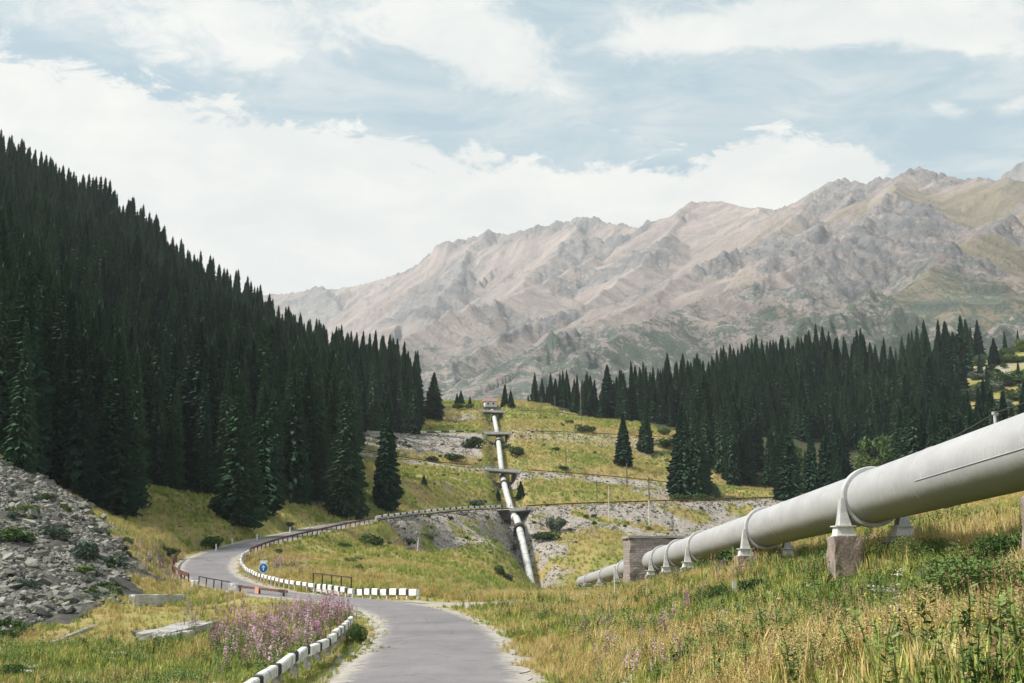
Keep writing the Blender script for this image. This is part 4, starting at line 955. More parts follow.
def rusty_rail(line, lab, step=3.0, h=.55, post_every=1, group=None, beam=.20, material=None):
    line = np.array(line); s = np.r_[0, np.cumsum(np.linalg.norm(np.diff(line[:, :2], axis=0), axis=1))]
    root = thing('crash_barrier', lab, 'guardrail', line[0], 0, group); b0 = Vector(line[0])
    at_ = lambda q: Vector([float(np.interp(q, s, line[:, k])) for k in range(3)])
    n_ = max(1, int(round(s[-1] / step))); st2 = s[-1] / n_; prof = [(-.02, -beam / 2), (.05, -beam / 4), (-.02, 0), (.05, beam / 4), (-.02, beam / 2), (-.05, beam / 2), (-.05, -beam / 2)]
    pm = box_mesh((.12, .14, h + .5), material or M_RUST, 'post')
    for i in range(n_):
        a, b = at_(i * st2), at_((i + 1) * st2); R = frame_of(b - a); m = MB(); vs = []
        for p in (a, b): vs += [p - b0 + R @ Vector((x, 0, 0)) + Vector((0, 0, h + z)) for x, z in prof]
        k = len(prof); m.add(vs, [(q, (q + 1) % k, k + (q + 1) % k, k + q) for q in range(k)] + [tuple(range(k)), tuple(range(k, 2 * k))[::-1]])
        link('rail_strip', m.mesh('rail_strip', material or M_RUST), root)
        o = link('post', pm, root, a - b0 + Vector((0, 0, (h - .5) / 2 + .03))); o.rotation_euler = R.to_euler()
    return root
white_rail([P(215, 708, 26), P(252, 684, 30.5), P(272, 671, 33.5), P(300, 656.5, 38), P(330, 639, 46), P(345, 627, 55), P(352, 619, 62)], 2.75, 'whitewashed beam rail with black bands curving out of the bottom edge', zc=.02, th=.20, band=.58, h=.24, jit=.02, pmat=M_CONCG)
i415 = near_i(ROAD, P(398, 607, 81)); i352 = near_i(ROAD, P(330, 598.5, 93)); i312 = near_i(ROAD, P(290, 595, 99)); iapex = near_i(ROAD, P(209, 567, 137)); i345 = near_i(ROAD, P(348, 523, 212)); i490 = near_i(ROAD, P(492, 509.7, 282))
white_rail([P(418, 591.5, 87), P(385, 592, 90.5), P(354, 592, 95)], 1.28, 'straight black and white beam rail at the right end of the bend', zc=.0, h=.38, band=.38, th=.25, pmat=M_PWHITE)
white_rail([P(353, 591.5, 95), P(333, 588.5, 98), P(311, 585, 102)], 1.15, 'black and white beam rail crossing the culvert before the dark railing', zc=0.02, h=.32, band=.42, th=.22, pmat=M_PWHITE)
L2 = offset_line(ROAD, i312 + 4, iapex + 16, 3.25)
white_rail(L2, 1.55, 'low white block rail curving round the inside of the hairpin', zc=.48, h=.25, band=.42, th=.2, pmat=M_PWHITE)
L3 = offset_line(ROAD, iapex + 17, i345 + 1, 3.25); rusty_rail(L3, 'rusty barrier on many posts along the inside of the climbing road', 2.2, .6, beam=.24)
L4 = offset_line(ROAD, i345 + 2, i490, 3.3); white_rail(L4, 3.2, 'long dashed white rail with black gaps beside the road above the stony bank', zc=.75, h=.34, band=.9, th=.25)
rusty_rail(offset_line(ROAD, i345 + 2, i490, 3.7), 'rusty barrier just below the dashed white rail above the stony bank', 4, .28, beam=.22)
ie = len(ROAD) - 2; rusty_rail(offset_line(ROAD, i490 + 8, ie, 3.3), 'long thin dark red barrier right of the lowest bridge', 4, .5, beam=.26)
rusty_rail(offset_line(ROAD, near_i(ROAD, P(228, 584, 114)) + 1, near_i(ROAD, P(208, 560, 146)), -3.1), 'rusty red barrier on the outer left side of the hairpin', 2.5, .7, beam=.32)
for rd, off, lab, a, b in ((ROAD2, 2.7, 'rusty barrier along the second terrace road, left of its bridge', 0, .47), (ROAD2, 2.7, 'rusty barrier along the second terrace road, right of its bridge', .53, 1),
                           (ROAD4, 2.7, 'thin barrier along the topmost road left of the house', 0, .40), (ROAD4, 2.7, 'thin barrier along the topmost road toward the right forest', .55, 1), (ROAD3, 2.7, 'rusty barrier along the third terrace road, right of its bridge', .56, 1)):
    D = np.hypot(rd[:, 0][:, None] - FPIPE[:, 0], rd[:, 1][:, None] - FPIPE[:, 1]); ib = int(np.argmin(D.min(1)))
    i0, i1 = (0, ib - 5) if a == 0 else (ib + 4, len(rd) - 1)
    if i1 - i0 > 3: rusty_rail(offset_line(rd, i0, i1, off), lab, 5, .5, beam=.2)
D = np.hypot(ROAD3[:, 0][:, None] - FPIPE[:, 0], ROAD3[:, 1][:, None] - FPIPE[:, 1]); ib = int(np.argmin(D.min(1)))
white_rail(offset_line(ROAD3, 0, ib - 4, 2.7), 4.2, 'dashed rail on top of the big light gravel bank', zc=.45, h=.34, band=2.4, th=.25)

# culvert railings near the hairpin
def panel_railing(a, b, lab, npan, h, zb, post_t=.3, posts=True, mesh_col=None):
    a = Vector(a); b = Vector(b); root = thing('bridge_railing', lab, 'railing', a); t = (b - a); L = t.length; R = frame_of(t); m = MB()
    th = .07
    for z in (zb + h, zb + .12): m.box(t / 2 + Vector((0, 0, z)), (th, L, th), R)
    link('rail', m.mesh('rail', M_DARK), root)
    for i in range(npan + 1):
        m = MB(); m.box(t * (i / npan) + Vector((0, 0, zb + h / 2 + .06)), (th * .9, th * 1.2, h - .1), R); link('baluster', m.mesh('baluster', M_DARK), root)
    m = MB(); m.box(t / 2 + Vector((0, 0, zb - .12)), (.32, L, .34), R); link('kerb_beam', m.mesh('kerb_beam', M_CONC), root)
    return root
pa, pb = P(198.5, 592.5, 110), P(229, 598.5, 106)
panel_railing(pa, pb, 'dark steel railing of four openings between two white concrete posts', 4, .86, .34)
for (px, py, d, lab) in ((194, 600, 110.5, 'left white concrete post of the small culvert railing'), (232.5, 603.5, 105.5, 'right white concrete post of the small culvert railing')):
    p = P(px, py, d); tag(rough_block('concrete_post', np.array([.52 if px < 200 else .62, .5, 1.7]), M_WHITE, .02, 4, int(px), loc=(p[0], p[1], p[2] + .62)), lab, 'post')
pa, pb = P(313, 588.5, 104.5), P(351, 594, 98)
panel_railing(pa, pb, 'thin dark railing behind the black and white beams over the culvert', 4, .95, .15)
# barred red beam with an orange plate
pa, pb = Vector(P(238, 594.2, 103)), Vector(P(287, 600, 96)); root = thing('barrier_bar', 'low red and black barrier bar with an orange plate near the culvert', 'barrier', pa)
t = pb - pa; R = frame_of(t)
m = MB(); m.box(t / 2 + Vector((0, 0, .55)), (.10, t.length, .16), R); link('bar', m.mesh('bar', M_RUST), root)
m = MB(); m.box(t * .90 + Vector((0, 0, .55)), (.14, .9, .20), R); m.box(t * .05 + Vector((0, 0, .55)), (.14, .5, .20), R); link('end_cap', m.mesh('end_cap', M_DARK), root)
for f in (.04, .45, .93):
    m = MB(); m.box(t * f + Vector((0, 0, .0)), (.12, .12, 1.2), R); link('post', m.mesh('post', M_DARK), root)
m = MB(); m.box(t * .42 + R @ Vector((.09, 0, .42)) if (R @ Vector((.09, 0, 0))).y < 0 else t * .42 + R @ Vector((-.09, 0, .42)), (.03, .66, .44), R); link('orange_plate', m.mesh('orange_plate', M_ORANGE), root)
# round blue traffic sign
M_BLUE = weathered('blue_sign_paint', (.01, .10, .30), (.02, .17, .42), 6, .5); M_SWHITE = weathered('sign_white', (.62, .70, .72), (.75, .82, .84), 6, .5)
x, y, z = hit(263.5, 580, 60); p = Vector(P(263.5, 568, 121.5)); gzv = float(gz(p.x, p.y)); root = thing('road_sign', 'small round blue road sign with a white arrow by the hairpin', 'road sign', (p.x, p.y, gzv)); h0 = p.z - gzv
m = MB(); m.tube((0, .04, -.3), (0, .04, h0 + .3), .035, n=8); link('pole', m.mesh('pole', M_RING), root)
m = MB(); m.tube((0, .0, h0), (0, -.03, h0), .42, n=32); link('rim', m.mesh('rim', M_SWHITE), root)
m = MB(); m.tube((0, -.03, h0), (0, -.04, h0), .36, n=32); link('disc', m.mesh('disc', M_BLUE), root)
m = MB(); m.box((0, -.046, h0 - .05), (.09, .012, .30)); m.add([(-.17, -.052, h0 + .05), (.17, -.052, h0 + .05), (0, -.052, h0 + .24), (-.17, -.04, h0 + .05), (.17, -.04, h0 + .05), (0, -.04, h0 + .24)], [(0, 1, 2), (3, 5, 4), (0, 3, 4, 1), (1, 4, 5, 2), (2, 5, 3, 0)])
link('arrow', m.mesh('arrow', M_SWHITE), root)
m = MB(); m.box((0, .0, h0 + .52), (.62, .03, .22)); link('plate', m.mesh('plate', M_SWHITE), root)
# low concrete walls and slabs in the left meadow
def slab(px0, py0, d0, px1, py1, d1, h, th, lab, cat, name, sink=.25, material=None, seed=1):
    a = Vector(P(px0, py0, d0)); b = Vector(P(px1, py1, d1)); g0, g1 = float(gz(a.x, a.y)), float(gz(b.x, b.y)); a.z = g0; b.z = g1
    t = b - a; o = rough_block(name, np.array([th, t.length, h + sink]), material or M_CONC, .025, 8, seed, loc=(a + b) / 2 + Vector((0, 0, (h - sink) / 2))); o.rotation_euler = frame_of(t).to_euler(); return tag(o, lab, cat)
slab(131, 611, 93, 184, 605, 99, .62, .45, 'low pale concrete wall left of the culvert railing', 'wall', 'concrete_wall', seed=11)
slab(152, 634, 63, 204, 624, 70, .42, 1.5, 'grey concrete slab lying in the grass beside the boulder', 'slab', 'concrete_slab', seed=12, material=M_CONCG)
slab(158, 638, 61.5, 190, 632, 65, .30, .5, 'pale kerb stone along the near side of the fallen slab', 'kerb stone', 'kerb_stone', seed=13)
slab(45, 639, 64, 96, 626, 76, .05, .25, 'long half buried concrete kerb below the boulder field', 'kerb', 'concrete_kerb', seed=14, material=M_CONCG)
# poles
def pole(px, pb_, pt, lab, r=.11, arm=False, two=True, lean=0, d=None, col=None, group=None):
    x, y, z = hit(px, pb_); h = (pb_ - pt) / FPX * y; root = thing('utility_pole', lab, 'pole', (x, y, z), 0, group)
    if two:
        m = MB(); m.tube((0, 0, -.4), (0, 0, h * .55), r, r * .9, 8); link('lower_shaft', m.mesh('lower_shaft', M_PWHITE), root)
        m = MB(); m.tube((0, 0, h * .55), (0, 0, h), r * .9, r * .7, 8); link('upper_shaft', m.mesh('upper_shaft', col or M_WOOD), root)
    else: m = MB(); m.tube((0, 0, -.4), (lean, 0, h), r, r * .7, 8); link('shaft', m.mesh('shaft', col or M_WOOD), root)
    if arm:
        m = MB(); m.box((0, -.1, h - .5), (1.6, .1, .1)); link('crossarm', m.mesh('crossarm', M_WOOD), root)
        for s in (-.7, 0, .7): m = MB(); m.tube((s, -.1, h - .45), (s, -.1, h - .2), .05, n=6); link('insulator', m.mesh('insulator', M_DARK), root)
    return (x, y, z + h)
pole(649.5, 529, 478, 'pole with dark top and white foot behind the big pipe', .16, True)
pole(609, 524, 487, 'thin white pole left of the taller dark-topped one', .12, False, False, col=M_PWHITE)
pole(627, 489, 464, 'dark pole on the meadow below the lone spruce', .17, False, False)
pole(597, 504, 481, 'thin grey pole standing at the lowest terrace road', .12, True, False)
t1 = pole(581, 420, 388, 'tall pole at the left edge of the right forest', .16, True, False)
t2 = pole(566, 465, 446, 'short dark pole on the meadow right of the pipe', .13, False, False)
pole(555, 413, 396, 'grey pole beside the topmost road', .14, False, False)
pole(541, 412, 398, 'small pole at the topmost road left of the forest', .14, False, False)
pole(417, 553, 538, 'short white marker pole in the green hollow', .10, False, False, lean=.2, col=M_PWHITE)
pole(656, 545, 534, 'thin white post on top of the stone anchor block', .07, False, False, col=M_PWHITE)
o = cable([t1, tuple(P(598, 418, 470))], .05, sag=1.2, name='guy_wire'); tag(o, 'slack cable hanging from the tall pole at the forest edge', 'cable')
p = Vector(P(614.5, 592, 84)); g_ = float(gz(p.x, p.y)); h_ = 2.3; m = MB(); m.tube((0, 0, -.4), (0.02, 0, h_), .055, .045, 8); tag(link('stake', m.mesh('stake', M_PWHITE), None, (p.x, p.y, g_)), 'slim white stake in front of the pipe left of the stone block', 'stake')
p = Vector(P(734, 575, 56)); g_ = float(gz(p.x, p.y)); m = MB(); m.box((0, 0, .15), (.16, .10, 1.1)); tag(link('stake', m.mesh('stake', M_PWHITE), None, (p.x, p.y, g_)), 'short pale wooden stake in green weeds below the pipe', 'stake')
for px, py, k in ((216, 552, 'first'), (232, 545, 'second'), (257, 541, 'third'), (290, 533.5, 'fourth'), (310, 529.5, 'fifth')):
    x, y, z = hit(px, py); m = MB(); m.tube((0, 0, -.2), (0, 0, .85), .085, .075, 8); m.tube((0, 0, .851), (0, 0, .95), .077, .04, 8, 1)
    tag(link('marker_post', m.mesh('marker_post', [M_WHITE, M_BLACK]), None, (x, y, z)), '%s small white marker post from the left along the road\'s uphill edge' % k, 'marker post', 'marker posts beside the climbing road')
# house on the crest and the little tower behind the trees
M_ROOF = weathered('faded_red_roof', (.22, .12, .12), (.34, .22, .22), 2, .8)
def house(px, py, wpx, hpx, lab, name='white_house', d=None):
    x, y, z = hit(px, py) if d is None else tuple(P(px, py, d)); wv = wpx / FPX * y; h = hpx / FPX * y; root = thing(name, lab, 'house', (x, y, z), .25)
    m = MB(); m.box((0, 0, h * .28), (wv, wv * .8, h * .6)); link('wall', m.mesh('wall', M_WHITE), root)
    m = MB(); e = .35; X = wv / 2 + e; Y = wv * .4 + e; z0 = h * .58; m.add([(-X, -Y, z0), (X, -Y, z0), (X, Y, z0), (-X, Y, z0), (-X * .75, 0, h), (X * .75, 0, h)], [(0, 1, 5, 4), (1, 2, 5), (2, 3, 4, 5), (3, 0, 4), (3, 2, 1, 0)]); link('roof', m.mesh('roof', M_ROOF), root)
    for s in (-.25, .2): m = MB(); m.box((wv * s, -wv * .4 - .02, h * .32), (wv * .13, .08, h * .2)); link('window', m.mesh('window', M_DARK), root)
    m = MB(); m.box((-wv * .36, wv * .1, h * .72), (wv * .16, wv * .16, h * .55)); link('chimney', m.mesh('chimney', M_WHITE), root)
    return root
house(490, 407, 12, 9, 'tiny white house with a faded red roof on the crest behind the top bridge', d=480)
x, y, z = P(427.5, 414, 462); root = thing('watch_tower', 'pale narrow hut on legs left of the lone meadow spruce', 'hut', (x, y, z))
m = MB(); m.box((0, 0, 5.6), (2.6, 2.4, 2.9)); link('cabin', m.mesh('cabin', M_WHITE), root); m = MB(); m.box((0, 0, 7.2), (3.1, 2.9, .25)); link('roof', m.mesh('roof', M_CONCG), root)
m = MB(); m.box((0, 0, 1.6), (1.6, 1.6, 5)); link('base', m.mesh('base', M_CONC), root); m = MB(); m.box((.2, -1.22, 5.8), (.9, .1, .9)); link('window', m.mesh('window', M_DARK), root)

# ------------------------------------------------------------------ rocks
def rock_mesh(k, n_=14, flat=.62):
    r = random.Random(300 + k); b = bmesh.new()
    for _ in range(n_):
        v = Vector((r.gauss(0, 1), r.gauss(0, 1), r.gauss(0, 1))).normalized() * r.uniform(.8, 1.05); b.verts.new((v.x * .6 * r.uniform(.9, 1.1), v.y * .46, v.z * .5 * flat))
    g_ = bmesh.ops.convex_hull(b, input=b.verts); bmesh.ops.delete(b, geom=[q for q in g_['geom_interior'] if isinstance(q, bmesh.types.BMVert)], context='VERTS')
    bmesh.ops.recalc_face_normals(b, faces=b.faces); me = bpy.data.meshes.new('rock'); b.to_mesh(me); b.free(); me.materials.append(M_ROCK); return me
ROCKS = [rock_mesh(k) for k in range(9)]
r = np.random.default_rng(5)
sc_root = thing('boulder_field', 'slope of loose grey angular boulders at the left picture edge', 'boulder field', (0, 0, 0)); del sc_root['category']; sc_root['kind'] = 'structure'; sc_root['label'] = 'loose grey angular boulders covering the left slope'
pl = np.array(SCREE_L); N = 75000; qx = r.uniform(pl[:, 0].min() - 4, pl[:, 0].max() + 2, N); qy = r.uniform(pl[:, 1].min(), pl[:, 1].max(), N)
m = inpoly(qx + fbm(qx / 4, qy / 4, 2, 5) * 2.5, qy + fbm(qx / 4, qy / 4, 2, 8) * 3, SCREE_L) & (512 + FPX * qx / qy > -60); bare = fbm(qx / 8, qy / 8, 3, 61) > .60; m &= ~bare
qx, qy = qx[m], qy[m]; sz = np.clip(r.lognormal(-1.08, .45, len(qx)), .14, 1.4); qz = gz(qx, qy)
scr = sz / qy * (512 + FPX * qx / qy > 0); order = np.argsort(-scr)
for i in order[:300]:
    o = link('stone', ROCKS[int(r.integers(9))], sc_root, (qx[i], qy[i], qz[i] + sz[i] * float(r.uniform(.0, .3)))); o.rotation_euler = (r.normal(0, .35), r.normal(0, .35), r.uniform(0, 6.28)); q = sz[i]; o.scale = (q, q * r.uniform(.8, 1.2), q * r.uniform(.8, 1.2))
j = order[300:]; scatter('loose_stones', np.stack([qx[j], qy[j], qz[j] + sz[j] * .08], 1), ROCKS, sz[j] * .95, tilt=.4, seed=6)['label'] = 'smaller grey stones of the boulder field'
# rubble on the banks below the terrace roads
N = 170000; qx = r.uniform(-60, 120, N); qy = r.uniform(196, 480, N); z_ = zones(qx, qy); keep_ = (z_['scree'] > .40 + r.uniform(-.3, .35, N)) & (z_['gravel'] < .5) & (np.abs(qx / qy) < .4)
qx, qy = qx[keep_], qy[keep_]; s_ = np.clip(r.lognormal(-1.15, .45, len(qx)), .12, 1.3); scatter('bank_rubble', np.stack([qx, qy, gz(qx, qy)], 1), ROCKS, s_, tilt=.4, seed=7)['label'] = 'pale rubble on the banks below the terrace roads'
# single boulders in the left meadow
for px, py, wpx, lab in ((135, 637, 20, 'rounded pale boulder at the left end of the fallen slab'), (140, 645, 10, 'small flat stone below the rounded boulder'), (105, 677, 14, 'pale stone at the bottom edge among weeds'), (218, 628, 9, 'stone just right of the fallen slab'),
                         (210, 631, 6, 'smaller stone between the slab and its neighbour'), (148, 671, 6, 'little stone in the meadow above the bottom edge'), (189, 659, 6, 'little stone left of the pink flowers'), (560, 658, 9, 'round pale stone by the right verge of the road')):
    x, y, z = hit(px, py); s = wpx / FPX * y / 1.05; o = link('boulder', ROCKS[random.randrange(9)], None, (x, y, z + s * .12)); o.scale = (s, s * .8, s * 1.1); o.rotation_euler = (.1, .1, random.uniform(-.4, .4)); tag(o, lab, 'boulder')
# ------------------------------------------------------------------ shrubs
def shrub_mesh(k, material, leaves=900, flat=.8, leaf=.07):
    r = random.Random(500 + k); V = []; F = []; lobes = [(r.gauss(0, .30), r.gauss(0, .26), r.uniform(.25, .62), r.uniform(.22, .38)) for _ in range(9)]
    for _ in range(leaves):
        cx, cy, cz, R = r.choice(lobes); v = Vector((r.gauss(0, 1), r.gauss(0, 1), r.gauss(0, 1))).normalized() * R * r.uniform(.72, 1.06)
        p = Vector((cx + v.x, cy + v.y, max(.01, (cz + v.z * .9) * flat))); a = Vector((r.gauss(0, 1), r.gauss(0, 1), r.gauss(0, .6))).normalized(); b_ = a.cross(Vector((r.gauss(0, 1), r.gauss(0, 1), r.gauss(0, 1)))).normalized()
        s = leaf * r.uniform(.6, 1.4); b = len(V); V += [p - a * s, p + b_ * s * .5, p + a * s, p - b_ * s * .5]; F.append((b, b + 1, b + 2, b + 3))
    return mesh_np('shrub_leaves', V, F, [material])
m = MB()
for q in range(6): a = q * 1.05; m.tube((0, 0, -.05), (math.cos(a) * .22, math.sin(a) * .22, .5), .03, .012, 5)
STEMS = m.mesh('stems', M_BARK)
SHF = [shrub_mesh(k + 20, M_BROAD, 7000, 1.0, .026) for k in range(2)]
SH = {'g': [shrub_mesh(k, M_SHRUB, 1500) for k in range(3)], 'b': [shrub_mesh(k + 5, M_SHRUB2, 1300, .9) for k in range(2)], 'l': [shrub_mesh(k + 9, M_BROAD, 1500, 1.0) for k in range(2)]}
SHRUBS = [(474, 448, 20, 15, 'g', 'round dark shrub on the light gravel bank'), (453, 460, 20, 10, 'g', 'low wide shrub at the foot of the gravel bank'), (433, 461, 13, 7, 'g', 'small dark shrub left of the low wide one'),
    (520, 457, 16, 14, 'g', 'dark round shrub right of the pipe below the third bridge'), (508, 449, 10, 8, 'g', 'small shrub touching the pipe below the third bridge'), (474, 506, 20, 8, 'b', 'pale bluish bush on the slope above the lowest bridge road'),
    (556, 531, 15, 16, 'b', 'bluish bush on the bank right of the lowest bridge'), (546, 541, 22, 13, 'g', 'wide dark bush below the bank right of the pipe'), (499, 578, 13, 18, 'g', 'dark upright bush in the hollow left of the pipe foot'),
    (507, 581, 9, 9, 'b', 'small bush leaning on the dark upright one'), (370, 546, 24, 17, 'g', 'large dark shrub under the dashed rail on the left bank'), (408, 546, 14, 9, 'g', 'shrub on the bank right of the large dark one'), (430, 541, 12, 8, 'b', 'pale bush in the hollow below the stony bank'),
    (584, 432, 14, 11, 'g', 'dark shrub beside the third terrace road'), (569, 424, 9, 5, 'g', 'little shrub on the upper meadow by the tall pole'), (555, 451, 8, 5, 'g', 'tiny shrub on the meadow right of the pipe'), (563, 471, 10, 6, 'g', 'small shrub below the short dark pole'),
    (713, 499, 16, 20, 'b', 'bluish bush right of the dark spruce group'), (681, 502, 18, 9, 'l', 'low green bush at the foot of the dark spruce group'), (701, 502, 15, 10, 'l', 'second low green bush at the spruce group foot'), (663, 447, 16, 10, 'l', 'green shrub right of the uphill lone spruce'),
    (16, 545, 34, 20, 'l', 'green shrub at the left edge among the boulders'), (53, 540, 26, 18, 'b', 'grey green shrub in the middle of the boulders'), (84, 561, 28, 26, 'b', 'bluish shrub at the right side of the boulders'), (82, 575, 20, 12, 'l', 'low green shrub below the bluish one'),
    (30, 515, 24, 12, 'l', 'low green shrub high on the boulders'), (22, 590, 26, 14, 'b', 'grey green shrub low on the boulders'), (98, 590, 22, 12, 'g', 'dark shrub at the lower right edge of the boulders'), (60, 606, 20, 9, 'l', 'small green shrub at the foot of the boulders'), (48, 500, 16, 9, 'b', 'pale shrub near the top of the boulders'),
    (129, 546, 12, 11, 'l', 'small bright shrub on the grass right of the boulders'), (168, 554, 20, 11, 'g', 'dark shrub on the grass left of the hairpin'), (209, 549, 24, 15, 'l', 'spreading green shrub above the hairpin road'), (345, 548, 14, 7, 'g', 'low shrub left of the large dark one'),
    (358, 570, 12, 8, 'g', 'small dark shrub in the hollow behind the hairpin'), (278, 553, 10, 6, 'g', 'small shrub inside the hairpin'), (290, 571, 10, 8, 'l', 'light shrub inside the hairpin near the blue sign'), (7, 640, 20, 18, 'g', 'dark shrub at the lower left picture edge'),
    (18, 682, 26, 22, 'l', 'green weed shrub in the bottom left corner'), (360, 645, 20, 26, 'l', 'tall grassy bush at the end of the near white rail'), (470, 408, 8, 5, 'g', 'tiny bush on the crest by the house'), (459, 409, 12, 6, 'l', 'pale bush below the tiny twin spruces'),
    (978, 622, 96, 78, 'l', 'big leafy green bush under the pipe at the right'), (955, 662, 46, 40, 'l', 'green bush below the big leafy one'), (716, 607, 34, 26, 'l', 'yellow green leafy weed bush on the bank'), (747, 600, 24, 32, 'g', 'dark green leafy weed beside the pale stake'),
    (1002, 572, 62, 44, 'l', 'leafy bush touching the underside of the pipe at the right edge'), (935, 560, 46, 28, 'l', 'green bush in the shade just below the pipe, left of the big one'), (893, 556, 30, 18, 'l', 'low green bush beside the far white foot of the nearest ring'), (845, 590, 26, 16, 'l', 'green weeds at the base of the nearest pier'),
    (632, 604, 13, 10, 'l', 'small bright green bush on the bank left of the block'), (738, 566, 36, 20, 'l', 'green weeds right under the second ring foot'), (694, 668, 30, 26, 'b', 'dark green weed clump low on the bank'), (880, 470, 30, 40, 'l', 'bright broadleaf bush in the gap of the right forest'),
    (888, 445, 22, 26, 'l', 'upper bright bush in the gap of the right forest'), (870, 484, 22, 18, 'g', 'dark bush at the bottom of the forest gap'), (796, 480, 22, 38, 'l', 'pale broadleaf tree between the spruces over the pipe'), (664, 437, 10, 9, 'l', 'small pale bush at the forest edge'),
    (990, 392, 20, 12, 'b', 'grey green bush on the far right rocky slope'), (1008, 385, 24, 14, 'l', 'light bush at the right edge of the rocky slope'), (972, 400, 22, 14, 'b', 'bush low on the far right rocky slope'), (1000, 412, 26, 18, 'b', 'bluish bush above the cable post'), (985, 425, 22, 16, 'g', 'dark bush just above the pipe at the right'),
    (1012, 362, 16, 8, 'l', 'little bush on the grassy knoll at right'), (1016, 400, 20, 12, 'g', 'dark bush by the right picture edge')]
for i, (px, py, wp, hp, kd, lab) in enumerate(SHRUBS):
    x, y, z = hit(px, py); s = wp / FPX * y / 1.15; root = thing('shrub', lab, 'shrub', (x, y, z - .05), i * 1.7)
    o = link('leaves', SH[kd][i % len(SH[kd])] if not (y < 75 and kd == 'l') else SHF[i % 2], root); o.scale = (s, s, hp / wp * s * 1.15); o = link('stems', STEMS, root); o.scale = (s, s, hp / wp * s)

# ------------------------------------------------------------------ grass, weeds and flowers
def fol(name, stops, rough=.95):
    n = mat(name, rough, .05); n.bc(n.ramp(n.math('ADD', n.math('MULTIPLY', n.rnd, .6), n.math('MULTIPLY', n.noise(n.pos, .22, 4), .5)), stops)); return n.m
G_DRY = fol('dry_grass', [(.25, (.46, .30, .12)), (.5, (.56, .40, .18)), (.75, (.62, .49, .28))])
G_OL = fol('olive_grass', [(.25, (.24, .29, .065)), (.5, (.40, .39, .10)), (.75, (.54, .45, .15))])
G_GR = fol('green_grass', [(.25, (.12, .20, .045)), (.5, (.19, .28, .065)), (.75, (.28, .35, .095))])
G_LEAF = fol('weed_leaves', [(.25, (.08, .13, .04)), (.5, (.125, .185, .06)), (.75, (.20, .25, .085))])
G_PINK = fol('fireweed_petals', [(.25, (.42, .20, .30)), (.5, (.50, .28, .38)), (.75, (.57, .38, .47))])
G_RUST = fol('sorrel_seed', [(.25, (.24, .13, .08)), (.5, (.33, .19, .13)), (.75, (.42, .28, .20))])
G_CREAM = fol('cream_umbels', [(.25, (.46, .44, .34)), (.75, (.66, .64, .54))])
G_YEL = fol('yellow_flowers', [(.25, (.45, .40, .08)), (.75, (.55, .50, .16))])
def blades(k, nb, hgt, spread, mats, wid=.012, bend=.35, heads=None, stem_leaves=0, leafs=.08, hs=.03):
    """a tuft of bent blades; heads puts flower or seed clusters on some of them"""
    r = random.Random(700 + k); V = []; F = []; MI = []
    for i in range(nb):
        a = r.uniform(0, 2 * PI); q = abs(r.gauss(0, spread)); x, y = math.cos(a) * q, math.sin(a) * q; h = hgt * r.uniform(.55, 1.15); b2 = r.uniform(0, 2 * PI); bd = bend * h * r.uniform(.2, 1.2); dx, dy = math.cos(b2) * bd, math.sin(b2) * bd
        wx, wy = -math.sin(a) * wid * r.uniform(.7, 1.3), math.cos(a) * wid; mi = r.randrange(mats); b = len(V)
        V += [(x - wx, y - wy, -.03), (x + wx, y + wy, -.03), (x + dx * .35 + wx * .8, y + dy * .35 + wy * .8, h * .58), (x + dx * .35 - wx * .8, y + dy * .35 - wy * .8, h * .58), (x + dx, y + dy, h)]
        F += [(b, b + 1, b + 2, b + 3), (b + 3, b + 2, b + 4)]; MI += [mi, mi]
        if heads and r.random() < heads[0]:
            for _ in range(heads[2]):
                t = r.uniform(heads[3], 1.02); px, py, pz = x + dx * t * t + r.gauss(0, hs * heads[4]), y + dy * t * t + r.gauss(0, hs * heads[4]), h * t + r.gauss(0, hs * .3); s = hs * r.uniform(.6, 1.3); b = len(V); u = Vector((r.gauss(0, 1), r.gauss(0, 1), r.gauss(0, 1))).normalized() * s; v_ = u.orthogonal().normalized() * s * .8
                p = Vector((px, py, pz)); V += [p - u, p + v_, p + u, p - v_]; F.append((b, b + 1, b + 2, b + 3)); MI.append(heads[1])
        for _ in range(stem_leaves):
            t = r.uniform(.05, .8); p = Vector((x + dx * t * t, y + dy * t * t, h * t)); aa = r.uniform(0, 6.28); o_ = Vector((math.cos(aa), math.sin(aa), r.uniform(-.2, .6))) * leafs * r.uniform(.6, 1.3); sd = Vector((-math.sin(aa), math.cos(aa), 0)) * leafs * .22; b = len(V)
            V += [p, p + o_ * .5 + sd, p + o_, p + o_ * .5 - sd]; F.append((b, b + 1, b + 2, b + 3)); MI.append(0)
    return V, F, MI
def tuft(name, k, mats, *a, **kw):
    V, F, MI = blades(k, *a, **kw); return mesh_np(name, V, F, mats, MI)
T_DRY = [tuft('dry_tuft', k, [G_DRY, G_OL], 40, .46, .17, 2, wid=.008, heads=(.5, 0, 9, .7, .5), hs=.008) for k in range(4)]
T_OL = [tuft('olive_tuft', k + 10, [G_OL, G_GR, G_DRY], 42, .36, .18, 3, wid=.009) for k in range(4)]
T_GR = [tuft('green_tuft', k + 20, [G_GR, G_OL], 40, .36, .18, 2, wid=.011) for k in range(3)]
T_WEED = [tuft('leafy_weed', k + 30, [G_LEAF], 7, .55, .16, 1, wid=.008, stem_leaves=40, leafs=.065) for k in range(3)]
T_FIRE = [tuft('fireweed_plant', k + 40, [G_LEAF, G_PINK], 6, 1.05, .20, 1, wid=.010, bend=.12, heads=(.85, 1, 24, .60, .8), stem_leaves=20, leafs=.10, hs=.024) for k in range(4)]
